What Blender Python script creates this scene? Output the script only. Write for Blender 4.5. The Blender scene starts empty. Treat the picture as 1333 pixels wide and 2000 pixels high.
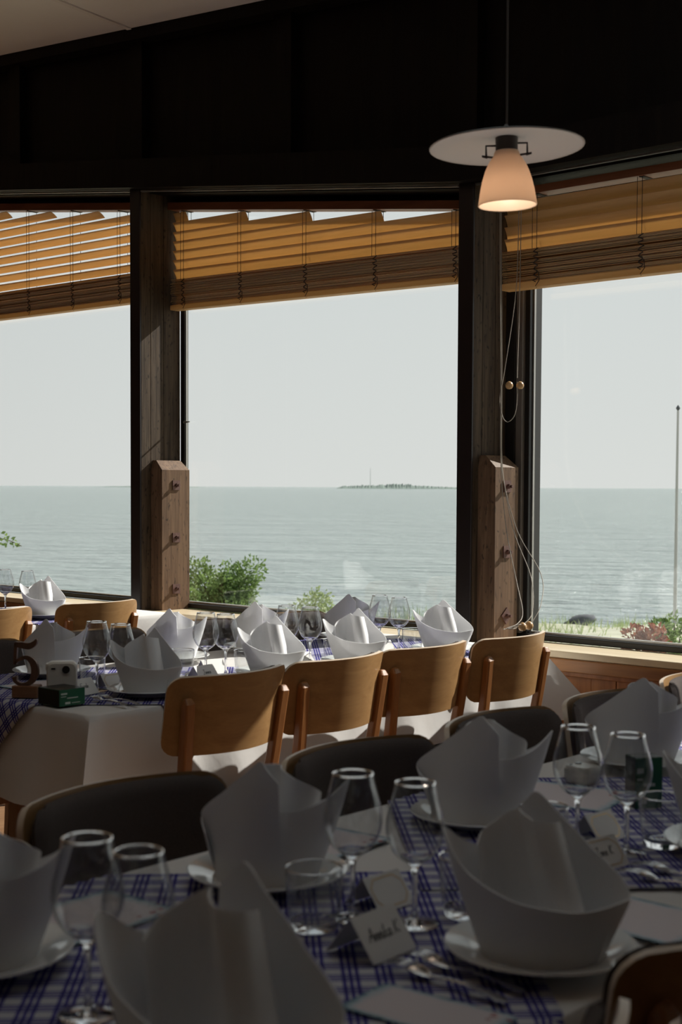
import bpy, math, random
from mathutils import Vector, Matrix

random.seed(7)
SC = bpy.context.scene
COL = SC.collection
PI = math.pi
R0 = math.radians(48.0)            # the room is turned 48 degrees against the view: local x = u (towards the sea), y = v (along the window wall)
UX, UY = math.cos(R0), math.sin(R0)

# ------------------------------------------------------------------ camera, sky, sun, exposure
cam_data = bpy.data.cameras.new('camera')
cam = bpy.data.objects.new('camera', cam_data)
COL.objects.link(cam)
FPX = 2700.0
PITCH = math.radians(2.6)
cam_data.sensor_fit = 'HORIZONTAL'
cam_data.sensor_width = 24.0
cam_data.lens = 24.0 * FPX / 1333.0
cam_data.shift_y = (FPX * math.tan(PITCH) - (1000 - 951)) / 1333.0
cam_data.clip_end = 60000
cam_data.dof.use_dof = True
cam_data.dof.focus_distance = 6.5
cam_data.dof.aperture_fstop = 6.3
cam.location = (0, 0, 1.37)
cam.rotation_euler = (Matrix.Rotation(math.radians(90) - PITCH, 3, 'X') @ Matrix.Rotation(math.radians(0.25), 3, 'Z')).to_euler()
SC.camera = cam
SC.view_settings.view_transform = 'Standard'
SC.view_settings.look = 'None'
SC.view_settings.gamma = 1.0
SC.view_settings.use_curve_mapping = False
SC.view_settings.exposure = 0.0
SC.cycles.max_bounces = 20
SC.cycles.transmission_bounces = 20
SC.cycles.transparent_max_bounces = 32
SC.cycles.diffuse_bounces = 6
SC.cycles.use_denoising = True
SC.cycles.sample_clamp_indirect = 6.0

world = bpy.data.worlds.new('sky')
SC.world = world
world.use_nodes = True
wn, wl = world.node_tree.nodes, world.node_tree.links
wn.clear()
w_out = wn.new('ShaderNodeOutputWorld')
w_bg = wn.new('ShaderNodeBackground')
w_tc = wn.new('ShaderNodeTexCoord')
w_sep = wn.new('ShaderNodeSeparateXYZ')
w_rmp = wn.new('ShaderNodeValToRGB')
w_rmp.color_ramp.elements[0].position = 0.0
w_rmp.color_ramp.elements[0].color = (0.775, 0.785, 0.765, 1)
w_rmp.color_ramp.elements[1].position = 1.0
w_rmp.color_ramp.elements[1].color = (0.50, 0.55, 0.58, 1)
e = w_rmp.color_ramp.elements.new(0.16)
e.color = (0.725, 0.755, 0.75, 1)
wl.new(w_tc.outputs['Generated'], w_sep.inputs[0])
wl.new(w_sep.outputs['Z'], w_rmp.inputs[0])
wl.new(w_rmp.outputs[0], w_bg.inputs['Color'])
w_bg.inputs['Strength'].default_value = 1.0
wl.new(w_bg.outputs[0], w_out.inputs[0])

sun_data = bpy.data.lights.new('sun', 'SUN')
sun_data.energy = 8.0
sun_data.color = (1.0, 0.95, 0.88)
sun_data.angle = math.radians(0.6)
sun = bpy.data.objects.new('sun', sun_data)
COL.objects.link(sun)
SUN_PHI = math.radians(14)
SUN_EL = math.atan(0.735 * math.cos(SUN_PHI))
_su, _sv = math.cos(SUN_PHI), -math.sin(SUN_PHI)
_sd = Vector((UX * _su - UY * _sv, UY * _su + UX * _sv, math.tan(SUN_EL))).normalized()
sun.rotation_euler = _sd.to_track_quat('Z', 'Y').to_euler()

# ------------------------------------------------------------------ helpers
def W(u, v, z=0.0):
    return Vector((UX * u - UY * v, UY * u + UX * v, z))


class MB:
    """collects plain geometry; build() links it as one mesh object"""
    def __init__(s):
        s.v, s.f, s.uv, s.fm = [], [], None, []

    def add(s, vs, fs):
        o = len(s.v)
        s.v += [tuple(p) for p in vs]
        s.f += [tuple(i + o for i in f) for f in fs]
        return s

    def hexa(s, p):            # 8 points: bottom ring then top ring
        return s.add(p, [(3, 2, 1, 0), (4, 5, 6, 7), (0, 1, 5, 4), (1, 2, 6, 5), (2, 3, 7, 6), (3, 0, 4, 7)])

    def box(s, x0, x1, y0, y1, z0, z1):
        return s.hexa([(x0, y0, z0), (x1, y0, z0), (x1, y1, z0), (x0, y1, z0), (x0, y0, z1), (x1, y0, z1), (x1, y1, z1), (x0, y1, z1)])

    def lathe(s, prof, n=32, c=(0, 0, 0), caps=True):
        vs, fs = [], []
        for r, z in prof:
            for k in range(n):
                a = 2 * PI * k / n
                vs.append((c[0] + r * math.cos(a), c[1] + r * math.sin(a), c[2] + z))
        m = len(prof)
        for i in range(m - 1):
            for k in range(n):
                k2 = (k + 1) % n
                fs.append((i * n + k, i * n + k2, (i + 1) * n + k2, (i + 1) * n + k))
        if caps:
            fs.append(tuple(range(n - 1, -1, -1)))
            fs.append(tuple((m - 1) * n + k for k in range(n)))
        return s.add(vs, fs)

    def tube(s, pts, r, n=8):
        pts = [Vector(p) for p in pts]
        rs = r if isinstance(r, (list, tuple)) else [r] * len(pts)
        vs, fs = [], []
        ref = None
        for i, p in enumerate(pts):
            a = pts[max(0, i - 1)]
            b = pts[min(len(pts) - 1, i + 1)]
            t = (b - a).normalized()
            if ref is None:
                ref = Vector((0, 0, 1)) if abs(t.z) < 0.9 else Vector((1, 0, 0))
            x = (ref - t * ref.dot(t)).normalized()
            ref = x
            y = t.cross(x)
            for k in range(n):
                an = 2 * PI * k / n
                vs.append(p + (x * math.cos(an) + y * math.sin(an)) * rs[i])
        for i in range(len(pts) - 1):
            for k in range(n):
                k2 = (k + 1) % n
                fs.append((i * n + k, i * n + k2, (i + 1) * n + k2, (i + 1) * n + k))
        fs.append(tuple(range(n - 1, -1, -1)))
        fs.append(tuple((len(pts) - 1) * n + k for k in range(n)))
        return s.add(vs, fs)

    def bar(s, pts, w, d, side=Vector((1, 0, 0))):     # rectangular section swept along pts
        pts = [Vector(p) for p in pts]
        ws = w if isinstance(w, (list, tuple)) else [w] * len(pts)
        ds = d if isinstance(d, (list, tuple)) else [d] * len(pts)
        vs, fs = [], []
        for i, p in enumerate(pts):
            a = pts[max(0, i - 1)]
            b = pts[min(len(pts) - 1, i + 1)]
            t = (b - a).normalized()
            x = (side - t * side.dot(t)).normalized()
            y = t.cross(x)
            for sx, sy in ((-1, -1), (1, -1), (1, 1), (-1, 1)):
                vs.append(p + x * sx * ws[i] / 2 + y * sy * ds[i] / 2)
        for i in range(len(pts) - 1):
            for k in range(4):
                k2 = (k + 1) % 4
                fs.append((i * 4 + k, i * 4 + k2, (i + 1) * 4 + k2, (i + 1) * 4 + k))
        fs.append((3, 2, 1, 0))
        m = (len(pts) - 1) * 4
        fs.append((m, m + 1, m + 2, m + 3))
        return s.add(vs, fs)

    def sheet(s, rows, thick=0.0, flip=False):
        """rows = grid of points; with thick the sheet becomes a closed slab"""
        nr, nc = len(rows), len(rows[0])
        P = [[Vector(p) for p in r] for r in rows]
        fs = []
        for i in range(nr - 1):
            for j in range(nc - 1):
                q = (i * nc + j, i * nc + j + 1, (i + 1) * nc + j + 1, (i + 1) * nc + j)
                fs.append(q[::-1] if flip else q)
        vs = [p for r in P for p in r]
        if thick:
            N = []
            for i in range(nr):
                for j in range(nc):
                    a = P[min(i + 1, nr - 1)][j] - P[max(i - 1, 0)][j]
                    b = P[i][min(j + 1, nc - 1)] - P[i][max(j - 1, 0)]
                    n = b.cross(a)
                    if n.length < 1e-12:
                        n = Vector((0, 0, 1))
                    n.normalize()
                    N.append(n if flip else -n)
            M = len(vs)
            vs = vs + [vs[k] - N[k] * thick for k in range(M)]
            fs = fs + [tuple(i + M for i in f[::-1]) for f in fs]
            ring = [j for j in range(nc)] + [i * nc + nc - 1 for i in range(1, nr)] + [(nr - 1) * nc + j for j in range(nc - 2, -1, -1)] + [i * nc for i in range(nr - 2, 0, -1)]
            for a, b in zip(ring, ring[1:] + ring[:1]):
                q = (b, a, a + M, b + M)
                fs.append(q[::-1] if flip else q)
        return s.add(vs, fs)

    def prism(s, outline, z0, z1):      # outline in x,y counter-clockwise
        n = len(outline)
        vs = [(x, y, z0) for x, y in outline] + [(x, y, z1) for x, y in outline]
        fs = [tuple(range(n - 1, -1, -1)), tuple(range(n, 2 * n))]
        for k in range(n):
            fs.append((k, (k + 1) % n, n + (k + 1) % n, n + k))
        return s.add(vs, fs)

    def mesh(s, name, mat, smooth=None, bevel=0):
        me = bpy.data.meshes.new(name)
        me.from_pydata(s.v, [], s.f)
        me.validate()
        if mat:
            me.materials.append(mat)
        if smooth is not None:
            me.shade_smooth()
            me.set_sharp_from_angle(angle=math.radians(smooth))
        me.update()
        return me

    def build(s, name, mat, parent=None, smooth=None, bevel=0.0):
        o = bpy.data.objects.new(name, s.mesh(name, mat, smooth))
        COL.objects.link(o)
        if parent:
            o.parent = parent
        if bevel:
            m = o.modifiers.new('bevel', 'BEVEL')
            m.width = bevel
            m.segments = 2
            m.limit_method = 'ANGLE'
            m.angle_limit = math.radians(40)
        return o


def room(o, u=0, v=0, z=0, rot=0.0):
    o.location = W(u, v, z)
    o.rotation_euler = (0, 0, R0 + math.radians(rot))
    return o


def empty(name, u=0, v=0, z=0, rot=0.0):
    o = bpy.data.objects.new(name, None)
    o.empty_display_size = 0.05
    COL.objects.link(o)
    return room(o, u, v, z, rot)


def tag(o, label, cat, group=None):
    o['label'] = label
    o['category'] = cat
    if group:
        o['group'] = group
    return o


def struct(o):
    o['kind'] = 'structure'
    return o


def copy_tree(o):
    c = o.copy()
    COL.objects.link(c)
    for ch in o.children:
        d = ch.copy()
        COL.objects.link(d)
        d.parent = c
        for g in ch.children:
            h = g.copy()
            COL.objects.link(h)
            h.parent = d
    return c


def lerp(a, b, t):
    return a + (b - a) * t


def plin(tab, x):
    if x <= tab[0][0]:
        return tab[0][1]
    for (a, p), (b, q) in zip(tab, tab[1:]):
        if x <= b:
            return p + (q - p) * (x - a) / (b - a)
    return tab[-1][1]


def catmull(pts, n):
    """smooth polyline through pts, n samples per span"""
    P = [Vector(p) for p in pts]
    out = []
    for i in range(len(P) - 1):
        p0, p1, p2, p3 = P[max(i - 1, 0)], P[i], P[i + 1], P[min(i + 2, len(P) - 1)]
        for k in range(n):
            t = k / n
            out.append(0.5 * ((2 * p1) + (p2 - p0) * t + (2 * p0 - 5 * p1 + 4 * p2 - p3) * t * t + (3 * p1 - p0 - 3 * p2 + p3) * t ** 3))
    out.append(P[-1])
    return out

# ------------------------------------------------------------------ materials
def new_mat(name):
    m = bpy.data.materials.new(name)
    m.use_nodes = True
    return m, m.node_tree.nodes, m.node_tree.links, m.node_tree.nodes['Principled BSDF']


def plain(name, col, rough=0.6, metal=0.0, spec=0.5, bump=0.0, bscale=80, var=0.0):
    m, n, l, b = new_mat(name)
    b.inputs['Base Color'].default_value = (*col, 1)
    b.inputs['Roughness'].default_value = rough
    b.inputs['Metallic'].default_value = metal
    b.inputs['Specular IOR Level'].default_value = spec
    tc = n.new('ShaderNodeTexCoord')
    nz = n.new('ShaderNodeTexNoise')
    nz.inputs['Scale'].default_value = bscale
    nz.inputs['Detail'].default_value = 4
    l.new(tc.outputs['Object'], nz.inputs['Vector'])
    if var:
        mx = n.new('ShaderNodeMix')
        mx.data_type = 'RGBA'
        mx.inputs[6].default_value = (*[c * (1 - var) for c in col], 1)
        mx.inputs[7].default_value = (*[min(1, c * (1 + var)) for c in col], 1)
        l.new(nz.outputs['Fac'], mx.inputs[0])
        l.new(mx.outputs[2], b.inputs['Base Color'])
    if bump:
        bp = n.new('ShaderNodeBump')
        bp.inputs['Strength'].default_value = bump
        bp.inputs['Distance'].default_value = 0.002
        l.new(nz.outputs['Fac'], bp.inputs['Height'])
        l.new(bp.outputs[0], b.inputs['Normal'])
    return m


def wood(name, dark, light, scale=(30, 30, 2.0), rough=0.45, bump=0.15, knots=0.0, spec=0.4, dist=1.5):
    m, n, l, b = new_mat(name)
    tc = n.new('ShaderNodeTexCoord')
    mp = n.new('ShaderNodeMapping')
    mp.inputs['Scale'].default_value = scale
    l.new(tc.outputs['Object'], mp.inputs['Vector'])
    nz = n.new('ShaderNodeTexNoise')
    nz.inputs['Scale'].default_value = 1.0
    nz.inputs['Detail'].default_value = 6
    nz.inputs['Distortion'].default_value = dist
    l.new(mp.outputs[0], nz.inputs['Vector'])
    fine = n.new('ShaderNodeTexNoise')
    fine.inputs['Scale'].default_value = 6.0
    fine.inputs['Detail'].default_value = 3
    l.new(mp.outputs[0], fine.inputs['Vector'])
    add = n.new('ShaderNodeMath')
    add.operation = 'MULTIPLY_ADD'
    add.inputs[1].default_value = 0.35
    l.new(fine.outputs['Fac'], add.inputs[0])
    l.new(nz.outputs['Fac'], add.inputs[2])
    rp = n.new('ShaderNodeValToRGB')
    rp.color_ramp.elements[0].position = 0.42
    rp.color_ramp.elements[0].color = (*dark, 1)
    rp.color_ramp.elements[1].position = 0.95
    rp.color_ramp.elements[1].color = (*light, 1)
    l.new(add.outputs[0], rp.inputs[0])
    out = rp.outputs[0]
    if knots:
        vo = n.new('ShaderNodeTexVoronoi')
        mp2 = n.new('ShaderNodeMapping')
        mp2.inputs['Scale'].default_value = (9, 9, 4.2)
        l.new(tc.outputs['Object'], mp2.inputs['Vector'])
        nd = n.new('ShaderNodeTexNoise')
        nd.inputs['Scale'].default_value = 3
        l.new(mp2.outputs[0], nd.inputs['Vector'])
        va = n.new('ShaderNodeVectorMath')
        va.operation = 'MULTIPLY_ADD'
        va.inputs[1].default_value = (0.5, 0.5, 0.5)
        l.new(nd.outputs['Color'], va.inputs[0])
        l.new(mp2.outputs[0], va.inputs[2])
        l.new(va.outputs[0], vo.inputs['Vector'])
        kr = n.new('ShaderNodeValToRGB')
        kr.color_ramp.elements[0].position = 0.05
        kr.color_ramp.elements[0].color = (1 - knots, 1 - knots, 1 - knots, 1)
        kr.color_ramp.elements[1].position = 0.3
        kr.color_ramp.elements[1].color = (1, 1, 1, 1)
        l.new(vo.outputs['Distance'], kr.inputs[0])
        mm = n.new('ShaderNodeMix')
        mm.data_type = 'RGBA'
        mm.blend_type = 'MULTIPLY'
        mm.inputs[0].default_value = 1
        l.new(out, mm.inputs[6])
        l.new(kr.outputs[0], mm.inputs[7])
        out = mm.outputs[2]
    l.new(out, b.inputs['Base Color'])
    b.inputs['Roughness'].default_value = rough
    b.inputs['Specular IOR Level'].default_value = spec
    bp = n.new('ShaderNodeBump')
    bp.inputs['Strength'].default_value = bump
    bp.inputs['Distance'].default_value = 0.003
    l.new(add.outputs[0], bp.inputs['Height'])
    l.new(bp.outputs[0], b.inputs['Normal'])
    return m


def cloth(name, col, transl=0.2, bump=0.12, scale=700):
    m, n, l, b = new_mat(name)
    b.inputs['Base Color'].default_value = (*col, 1)
    b.inputs['Roughness'].default_value = 0.9
    b.inputs['Specular IOR Level'].default_value = 0.15
    tc = n.new('ShaderNodeTexCoord')
    nz = n.new('ShaderNodeTexNoise')
    nz.inputs['Scale'].default_value = scale
    nz2 = n.new('ShaderNodeTexNoise')
    nz2.inputs['Scale'].default_value = 22
    l.new(tc.outputs['Object'], nz.inputs['Vector'])
    l.new(tc.outputs['Object'], nz2.inputs['Vector'])
    ad = n.new('ShaderNodeMath')
    ad.operation = 'MULTIPLY_ADD'
    ad.inputs[1].default_value = 3.0
    l.new(nz2.outputs['Fac'], ad.inputs[0])
    l.new(nz.outputs['Fac'], ad.inputs[2])
    bp = n.new('ShaderNodeBump')
    bp.inputs['Strength'].default_value = bump
    bp.inputs['Distance'].default_value = 0.002
    l.new(ad.outputs[0], bp.inputs['Height'])
    l.new(bp.outputs[0], b.inputs['Normal'])
    if transl:
        tr = n.new('ShaderNodeBsdfTranslucent')
        tr.inputs[0].default_value = (*col, 1)
        mx = n.new('ShaderNodeMixShader')
        mx.inputs[0].default_value = transl
        l.new(b.outputs[0], mx.inputs[1])
        l.new(tr.outputs[0], mx.inputs[2])
        l.new(mx.outputs[0], n['Material Output'].inputs[0])
    return m


def clear_glass(name, tint=(0.985, 0.99, 0.985), rough=0.0, gain=1.0, ior=1.5):
    """thin clear glass: light passes straight through, the surface mirrors by Fresnel"""
    m, n, l, b = new_mat(name)
    n.remove(b)
    tr = n.new('ShaderNodeBsdfTransparent')
    tr.inputs[0].default_value = (*tint, 1)
    gl = n.new('ShaderNodeBsdfGlossy')
    gl.inputs['Roughness'].default_value = rough
    fr = n.new('ShaderNodeFresnel')
    ge = n.new('ShaderNodeNewGeometry')
    io = n.new('ShaderNodeMapRange')          # the same outside-to-glass index on both sides of the thin sheet
    io.inputs['To Min'].default_value = ior
    io.inputs['To Max'].default_value = 1.0 / ior
    l.new(ge.outputs['Backfacing'], io.inputs['Value'])
    l.new(io.outputs[0], fr.inputs['IOR'])
    mu = n.new('ShaderNodeMath')
    mu.operation = 'MULTIPLY'
    mu.use_clamp = True
    mu.inputs[1].default_value = gain
    l.new(fr.outputs[0], mu.inputs[0])
    mx = n.new('ShaderNodeMixShader')
    l.new(mu.outputs[0], mx.inputs[0])
    l.new(tr.outputs[0], mx.inputs[1])
    l.new(gl.outputs[0], mx.inputs[2])
    l.new(mx.outputs[0], n['Material Output'].inputs[0])
    return m


def solid_glass(name):
    m, n, l, b = new_mat(name)
    n.remove(b)
    g = n.new('ShaderNodeBsdfGlass')
    g.inputs['IOR'].default_value = 1.5
    g.inputs['Roughness'].default_value = 0.0
    l.new(g.outputs[0], n['Material Output'].inputs[0])
    return m


def check_cloth(name):
    """white cloth woven with groups of three blue lines both ways; uses the flat UV of the square"""
    m, n, l, b = new_mat(name)
    uv = n.new('ShaderNodeUVMap')
    uv.uv_map = 'flat'
    sep = n.new('ShaderNodeSeparateXYZ')
    l.new(uv.outputs[0], sep.inputs[0])

    def math_(op, a, bval):
        k = n.new('ShaderNodeMath')
        k.operation = op
        if isinstance(a, float):
            k.inputs[0].default_value = a
        else:
            l.new(a, k.inputs[0])
        if isinstance(bval, float):
            k.inputs[1].default_value = bval
        elif bval is not None:
            l.new(bval, k.inputs[1])
        return k.outputs[0]
    lines = []
    for ax in (0, 1):
        p = math_('FRACT', math_('DIVIDE', sep.outputs[ax], 0.043), None)
        band = math_('LESS_THAN', p, 0.56)
        ln = math_('LESS_THAN', math_('FRACT', math_('MULTIPLY', p, 5.0), None), 0.62)
        lines.append(math_('MULTIPLY', band, ln))
    s = math_('ADD', math_('MULTIPLY', lines[0], 0.5), math_('MULTIPLY', lines[1], 0.5))
    rp = n.new('ShaderNodeValToRGB')
    rp.color_ramp.elements[0].position = 0.0
    rp.color_ramp.elements[0].color = (0.52, 0.52, 0.55, 1)
    rp.color_ramp.elements[1].position = 1.0
    rp.color_ramp.elements[1].color = (0.018, 0.015, 0.12, 1)
    e = rp.color_ramp.elements.new(0.5)
    e.color = (0.06, 0.052, 0.26, 1)
    l.new(s, rp.inputs[0])
    l.new(rp.outputs[0], b.inputs['Base Color'])
    b.inputs['Roughness'].default_value = 0.9
    b.inputs['Specular IOR Level'].default_value = 0.15
    return m


M = {}
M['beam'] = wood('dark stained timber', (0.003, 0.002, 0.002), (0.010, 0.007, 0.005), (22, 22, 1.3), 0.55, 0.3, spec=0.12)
M['post'] = wood('weathered brown timber', (0.034, 0.022, 0.014), (0.115, 0.08, 0.052), (28, 28, 1.6), 0.65, 0.45, 0.75, spec=0.2)
M['block'] = wood('bolted brown timber block', (0.085, 0.045, 0.024), (0.21, 0.125, 0.07), (26, 26, 1.8), 0.6, 0.3, 0.7, spec=0.25)
M['post_edge'] = plain('dark painted post edge', (0.014, 0.008, 0.007), 0.38, var=0.3, bscale=9)
M['rust'] = plain('rusty iron', (0.13, 0.065, 0.052), 0.55, 0.3, var=0.5, bscale=120, bump=0.4)
M['frame'] = plain('dark window frame', (0.012, 0.010, 0.009), 0.4, var=0.2, bscale=6)
M['alu'] = plain('aluminium bead', (0.45, 0.43, 0.40), 0.35, 0.85, var=0.1, bscale=30)
M['bronze'] = plain('taupe metal jamb cover', (0.17, 0.145, 0.125), 0.45, 0.2, var=0.12, bscale=12)
M['sill'] = wood('varnished light sill', (0.62, 0.49, 0.31), (0.76, 0.64, 0.45), (10, 1.2, 10), 0.32, 0.05, spec=0.5)
M['sill_edge'] = wood('orange brown sill edge', (0.20, 0.08, 0.028), (0.40, 0.18, 0.06), (16, 1.5, 16), 0.35, 0.08)
M['panel'] = wood('red brown wall board', (0.28, 0.105, 0.040), (0.54, 0.23, 0.085), (11, 11, 1.0), 0.4, 0.06, spec=0.4)
M['slat'] = wood('honey wood slat', (0.46, 0.28, 0.12), (0.66, 0.45, 0.225), (20, 1.0, 20), 0.45, 0.05, spec=0.35)
_n, _l = M['slat'].node_tree.nodes, M['slat'].node_tree.links
_t = _n.new('ShaderNodeBsdfTranslucent')
_t.inputs[0].default_value = (0.83, 0.60, 0.31, 1)
_x = _n.new('ShaderNodeMixShader')
_x.inputs[0].default_value = 0.33
_l.new(_n['Principled BSDF'].outputs[0], _x.inputs[1])
_l.new(_t.outputs[0], _x.inputs[2])
_l.new(_x.outputs[0], _n['Material Output'].inputs[0])
M['headrail'] = wood('red brown head rail', (0.16, 0.05, 0.02), (0.24, 0.085, 0.035), (18, 1.0, 18), 0.45, 0.05)
M['cord_dark'] = plain('dark ladder cord', (0.035, 0.025, 0.02), 0.8)
M['cord'] = plain('pale pull cord', (0.34, 0.30, 0.25), 0.75)
M['knob'] = wood('turned wooden knob', (0.42, 0.24, 0.10), (0.60, 0.38, 0.18), (60, 60, 12), 0.4, 0.05)
M['ceiling'] = plain('off white ceiling board', (0.84, 0.79, 0.73), 0.75, var=0.05, bscale=3)
M['batten'] = plain('paler ceiling batten', (0.80, 0.74, 0.67), 0.7, var=0.05, bscale=9)
M['wall'] = plain('brown interior wall', (0.055, 0.045, 0.038), 0.8, var=0.2, bscale=3)
M['floor'] = wood('oak floor', (0.19, 0.10, 0.05), (0.33, 0.19, 0.10), (1.5, 14, 1), 0.4, 0.06)
M['chair_wood'] = wood('honey beech', (0.27, 0.145, 0.058), (0.40, 0.235, 0.10), (2.2, 40, 28), 0.34, 0.03, spec=0.45, dist=0.6)
M['leg_wood'] = wood('reddish beech', (0.22, 0.085, 0.026), (0.34, 0.145, 0.048), (40, 40, 3), 0.36, 0.03, spec=0.45)
M['ply_edge'] = plain('pale ply edge', (0.62, 0.50, 0.38), 0.4, var=0.12, bscale=60)
M['fabric'] = plain('grey brown wool upholstery', (0.085, 0.070, 0.064), 0.95, spec=0.1, bump=0.6, bscale=420, var=0.35)
M['napkin'] = cloth('white linen napkin', (0.88, 0.88, 0.89), 0.18)
M['tablecloth'] = cloth('white cotton tablecloth', (0.78, 0.76, 0.74), 0.10, bump=0.2)
M['check'] = check_cloth('blue and white checked cotton')
M['porcelain'] = plain('white glazed porcelain', (0.74, 0.75, 0.74), 0.08, spec=0.7)
M['bowl_glass'] = clear_glass('wine glass bowl', (0.975, 0.98, 0.98), gain=1.6, ior=1.52)
M['pane'] = clear_glass('window pane', (0.98, 0.99, 0.985), gain=1.0)
M['solid_glass'] = solid_glass('solid clear glass')
M['steel'] = plain('polished cutlery steel', (0.62, 0.61, 0.60), 0.18, 1.0)
M['card'] = plain('white card stock', (0.76, 0.74, 0.71), 0.75, bump=0.05, bscale=300)
M['gold'] = plain('gold foil line', (0.72, 0.52, 0.26), 0.3, 0.9)
M['ink'] = plain('black pen ink', (0.012, 0.012, 0.014), 0.6)
M['menu'] = None
M['number'] = wood('brown painted wood', (0.10, 0.052, 0.034), (0.19, 0.10, 0.065), (30, 30, 5), 0.5, 0.05)
M['number_base'] = wood('light brown wooden block', (0.20, 0.09, 0.042), (0.30, 0.15, 0.075), (6, 40, 40), 0.5, 0.05)
M['plastic'] = plain('off white plastic', (0.62, 0.60, 0.55), 0.32)
M['plastic_dark'] = plain('black plastic', (0.012, 0.012, 0.013), 0.25)
M['box_green'] = plain('printed green carton', (0.012, 0.115, 0.055), 0.4, var=0.12, bscale=20)
M['box_dark'] = plain('printed black carton', (0.014, 0.017, 0.015), 0.4)
M['box_white'] = plain('white print on carton', (0.55, 0.62, 0.57), 0.5)
M['lamp_metal'] = plain('dark bronze lamp metal', (0.045, 0.040, 0.038), 0.45, 0.5)
M['disc'] = plain('white enamelled disc', (0.85, 0.81, 0.79), 0.5)
M['disc_top'] = plain('grey disc top', (0.10, 0.095, 0.09), 0.5)

m_, n_, l_, b_ = new_mat('milky disc')
b_.inputs['Base Color'].default_value = (0.88, 0.84, 0.81, 1)
b_.inputs['Roughness'].default_value = 0.4
t_ = n_.new('ShaderNodeBsdfTranslucent')
t_.inputs[0].default_value = (0.92, 0.87, 0.84, 1)
x_ = n_.new('ShaderNodeMixShader')
x_.inputs[0].default_value = 0.55
l_.new(b_.outputs[0], x_.inputs[1])
l_.new(t_.outputs[0], x_.inputs[2])
l_.new(x_.outputs[0], n_['Material Output'].inputs[0])
M['disc'] = m_
m_, n_, l_, b_ = new_mat('opal glass shade')
b_.inputs['Base Color'].default_value = (0.86, 0.74, 0.60, 1)
b_.inputs['Roughness'].default_value = 0.35
t_ = n_.new('ShaderNodeBsdfTranslucent')
t_.inputs[0].default_value = (0.80, 0.66, 0.54, 1)
x_ = n_.new('ShaderNodeMixShader')
x_.inputs[0].default_value = 0.5
l_.new(b_.outputs[0], x_.inputs[1])
l_.new(t_.outputs[0], x_.inputs[2])
l_.new(x_.outputs[0], n_['Material Output'].inputs[0])
M['opal'] = m_

# printed menu sheet: pale paper with a blue-green wash along its rim and a few red spots
m_, n_, l_, b_ = new_mat('printed menu paper')
tc_ = n_.new('ShaderNodeTexCoord')
sp_ = n_.new('ShaderNodeSeparateXYZ')
l_.new(tc_.outputs['Generated'], sp_.inputs[0])
nz_ = n_.new('ShaderNodeTexNoise')
nz_.inputs['Scale'].default_value = 7
l_.new(tc_.outputs['Generated'], nz_.inputs['Vector'])
def _m(op, a, b):
    k = n_.new('ShaderNodeMath')
    k.operation = op
    for i, q in enumerate((a, b)):
        if q is None:
            continue
        if isinstance(q, (int, float)):
            k.inputs[i].default_value = q
        else:
            l_.new(q, k.inputs[i])
    return k.outputs[0]
ex_ = _m('ABSOLUTE', _m('SUBTRACT', sp_.outputs[0], 0.5), None)
ey_ = _m('ABSOLUTE', _m('SUBTRACT', sp_.outputs[1], 0.5), None)
ed_ = _m('ADD', _m('MAXIMUM', ex_, ey_), _m('MULTIPLY', _m('SUBTRACT', nz_.outputs['Fac'], 0.5), 0.12))
r_ = n_.new('ShaderNodeValToRGB')
r_.color_ramp.elements[0].position = 0.40
r_.color_ramp.elements[0].color = (0.62, 0.56, 0.58, 1)
r_.color_ramp.elements[1].position = 0.50
r_.color_ramp.elements[1].color = (0.06, 0.17, 0.24, 1)
e_ = r_.color_ramp.elements.new(0.455)
e_.color = (0.42, 0.50, 0.56, 1)
l_.new(ed_, r_.inputs[0])
vo_ = n_.new('ShaderNodeTexVoronoi')
vo_.inputs['Scale'].default_value = 9
l_.new(tc_.outputs['Generated'], vo_.inputs['Vector'])
sel_ = _m('MULTIPLY', _m('LESS_THAN', vo_.outputs['Distance'], 0.26), _m('MULTIPLY', _m('GREATER_THAN', sp_.outputs[0], 0.62), _m('LESS_THAN', sp_.outputs[1], 0.30)))
mx_ = n_.new('ShaderNodeMix')
mx_.data_type = 'RGBA'
mx_.inputs[7].default_value = (0.30, 0.03, 0.03, 1)
l_.new(sel_, mx_.inputs[0])
l_.new(r_.outputs[0], mx_.inputs[6])
l_.new(mx_.outputs[2], b_.inputs['Base Color'])
b_.inputs['Roughness'].default_value = 0.7
M['menu'] = m_

# outside
m_, n_, l_, b_ = new_mat('sea water')
tc_ = n_.new('ShaderNodeTexCoord')
b_.inputs['Base Color'].default_value = (0.25, 0.305, 0.295, 1)
b_.inputs['Roughness'].default_value = 0.14
b_.inputs['IOR'].default_value = 1.33
hs_ = None
for sc_, am_ in (((0.9, 1.8, 1), 0.55), ((0.22, 0.6, 1), 1.5), ((0.05, 0.12, 1), 2.4)):
    mp_ = n_.new('ShaderNodeMapping')
    mp_.inputs['Scale'].default_value = sc_
    nz_ = n_.new('ShaderNodeTexNoise')
    nz_.inputs['Scale'].default_value = 1.0
    nz_.inputs['Detail'].default_value = 5
    nz_.inputs['Roughness'].default_value = 0.6
    l_.new(tc_.outputs['Object'], mp_.inputs[0])
    l_.new(mp_.outputs[0], nz_.inputs['Vector'])
    k_ = n_.new('ShaderNodeMath')
    k_.operation = 'MULTIPLY_ADD'
    k_.inputs[1].default_value = am_
    l_.new(nz_.outputs['Fac'], k_.inputs[0])
    if hs_:
        l_.new(hs_, k_.inputs[2])
    else:
        k_.inputs[2].default_value = 0
    hs_ = k_.outputs[0]
bp_ = n_.new('ShaderNodeBump')
bp_.inputs['Strength'].default_value = 1.0
bp_.inputs['Distance'].default_value = 0.8
l_.new(hs_, bp_.inputs['Height'])
l_.new(bp_.outputs[0], b_.inputs['Normal'])
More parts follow.
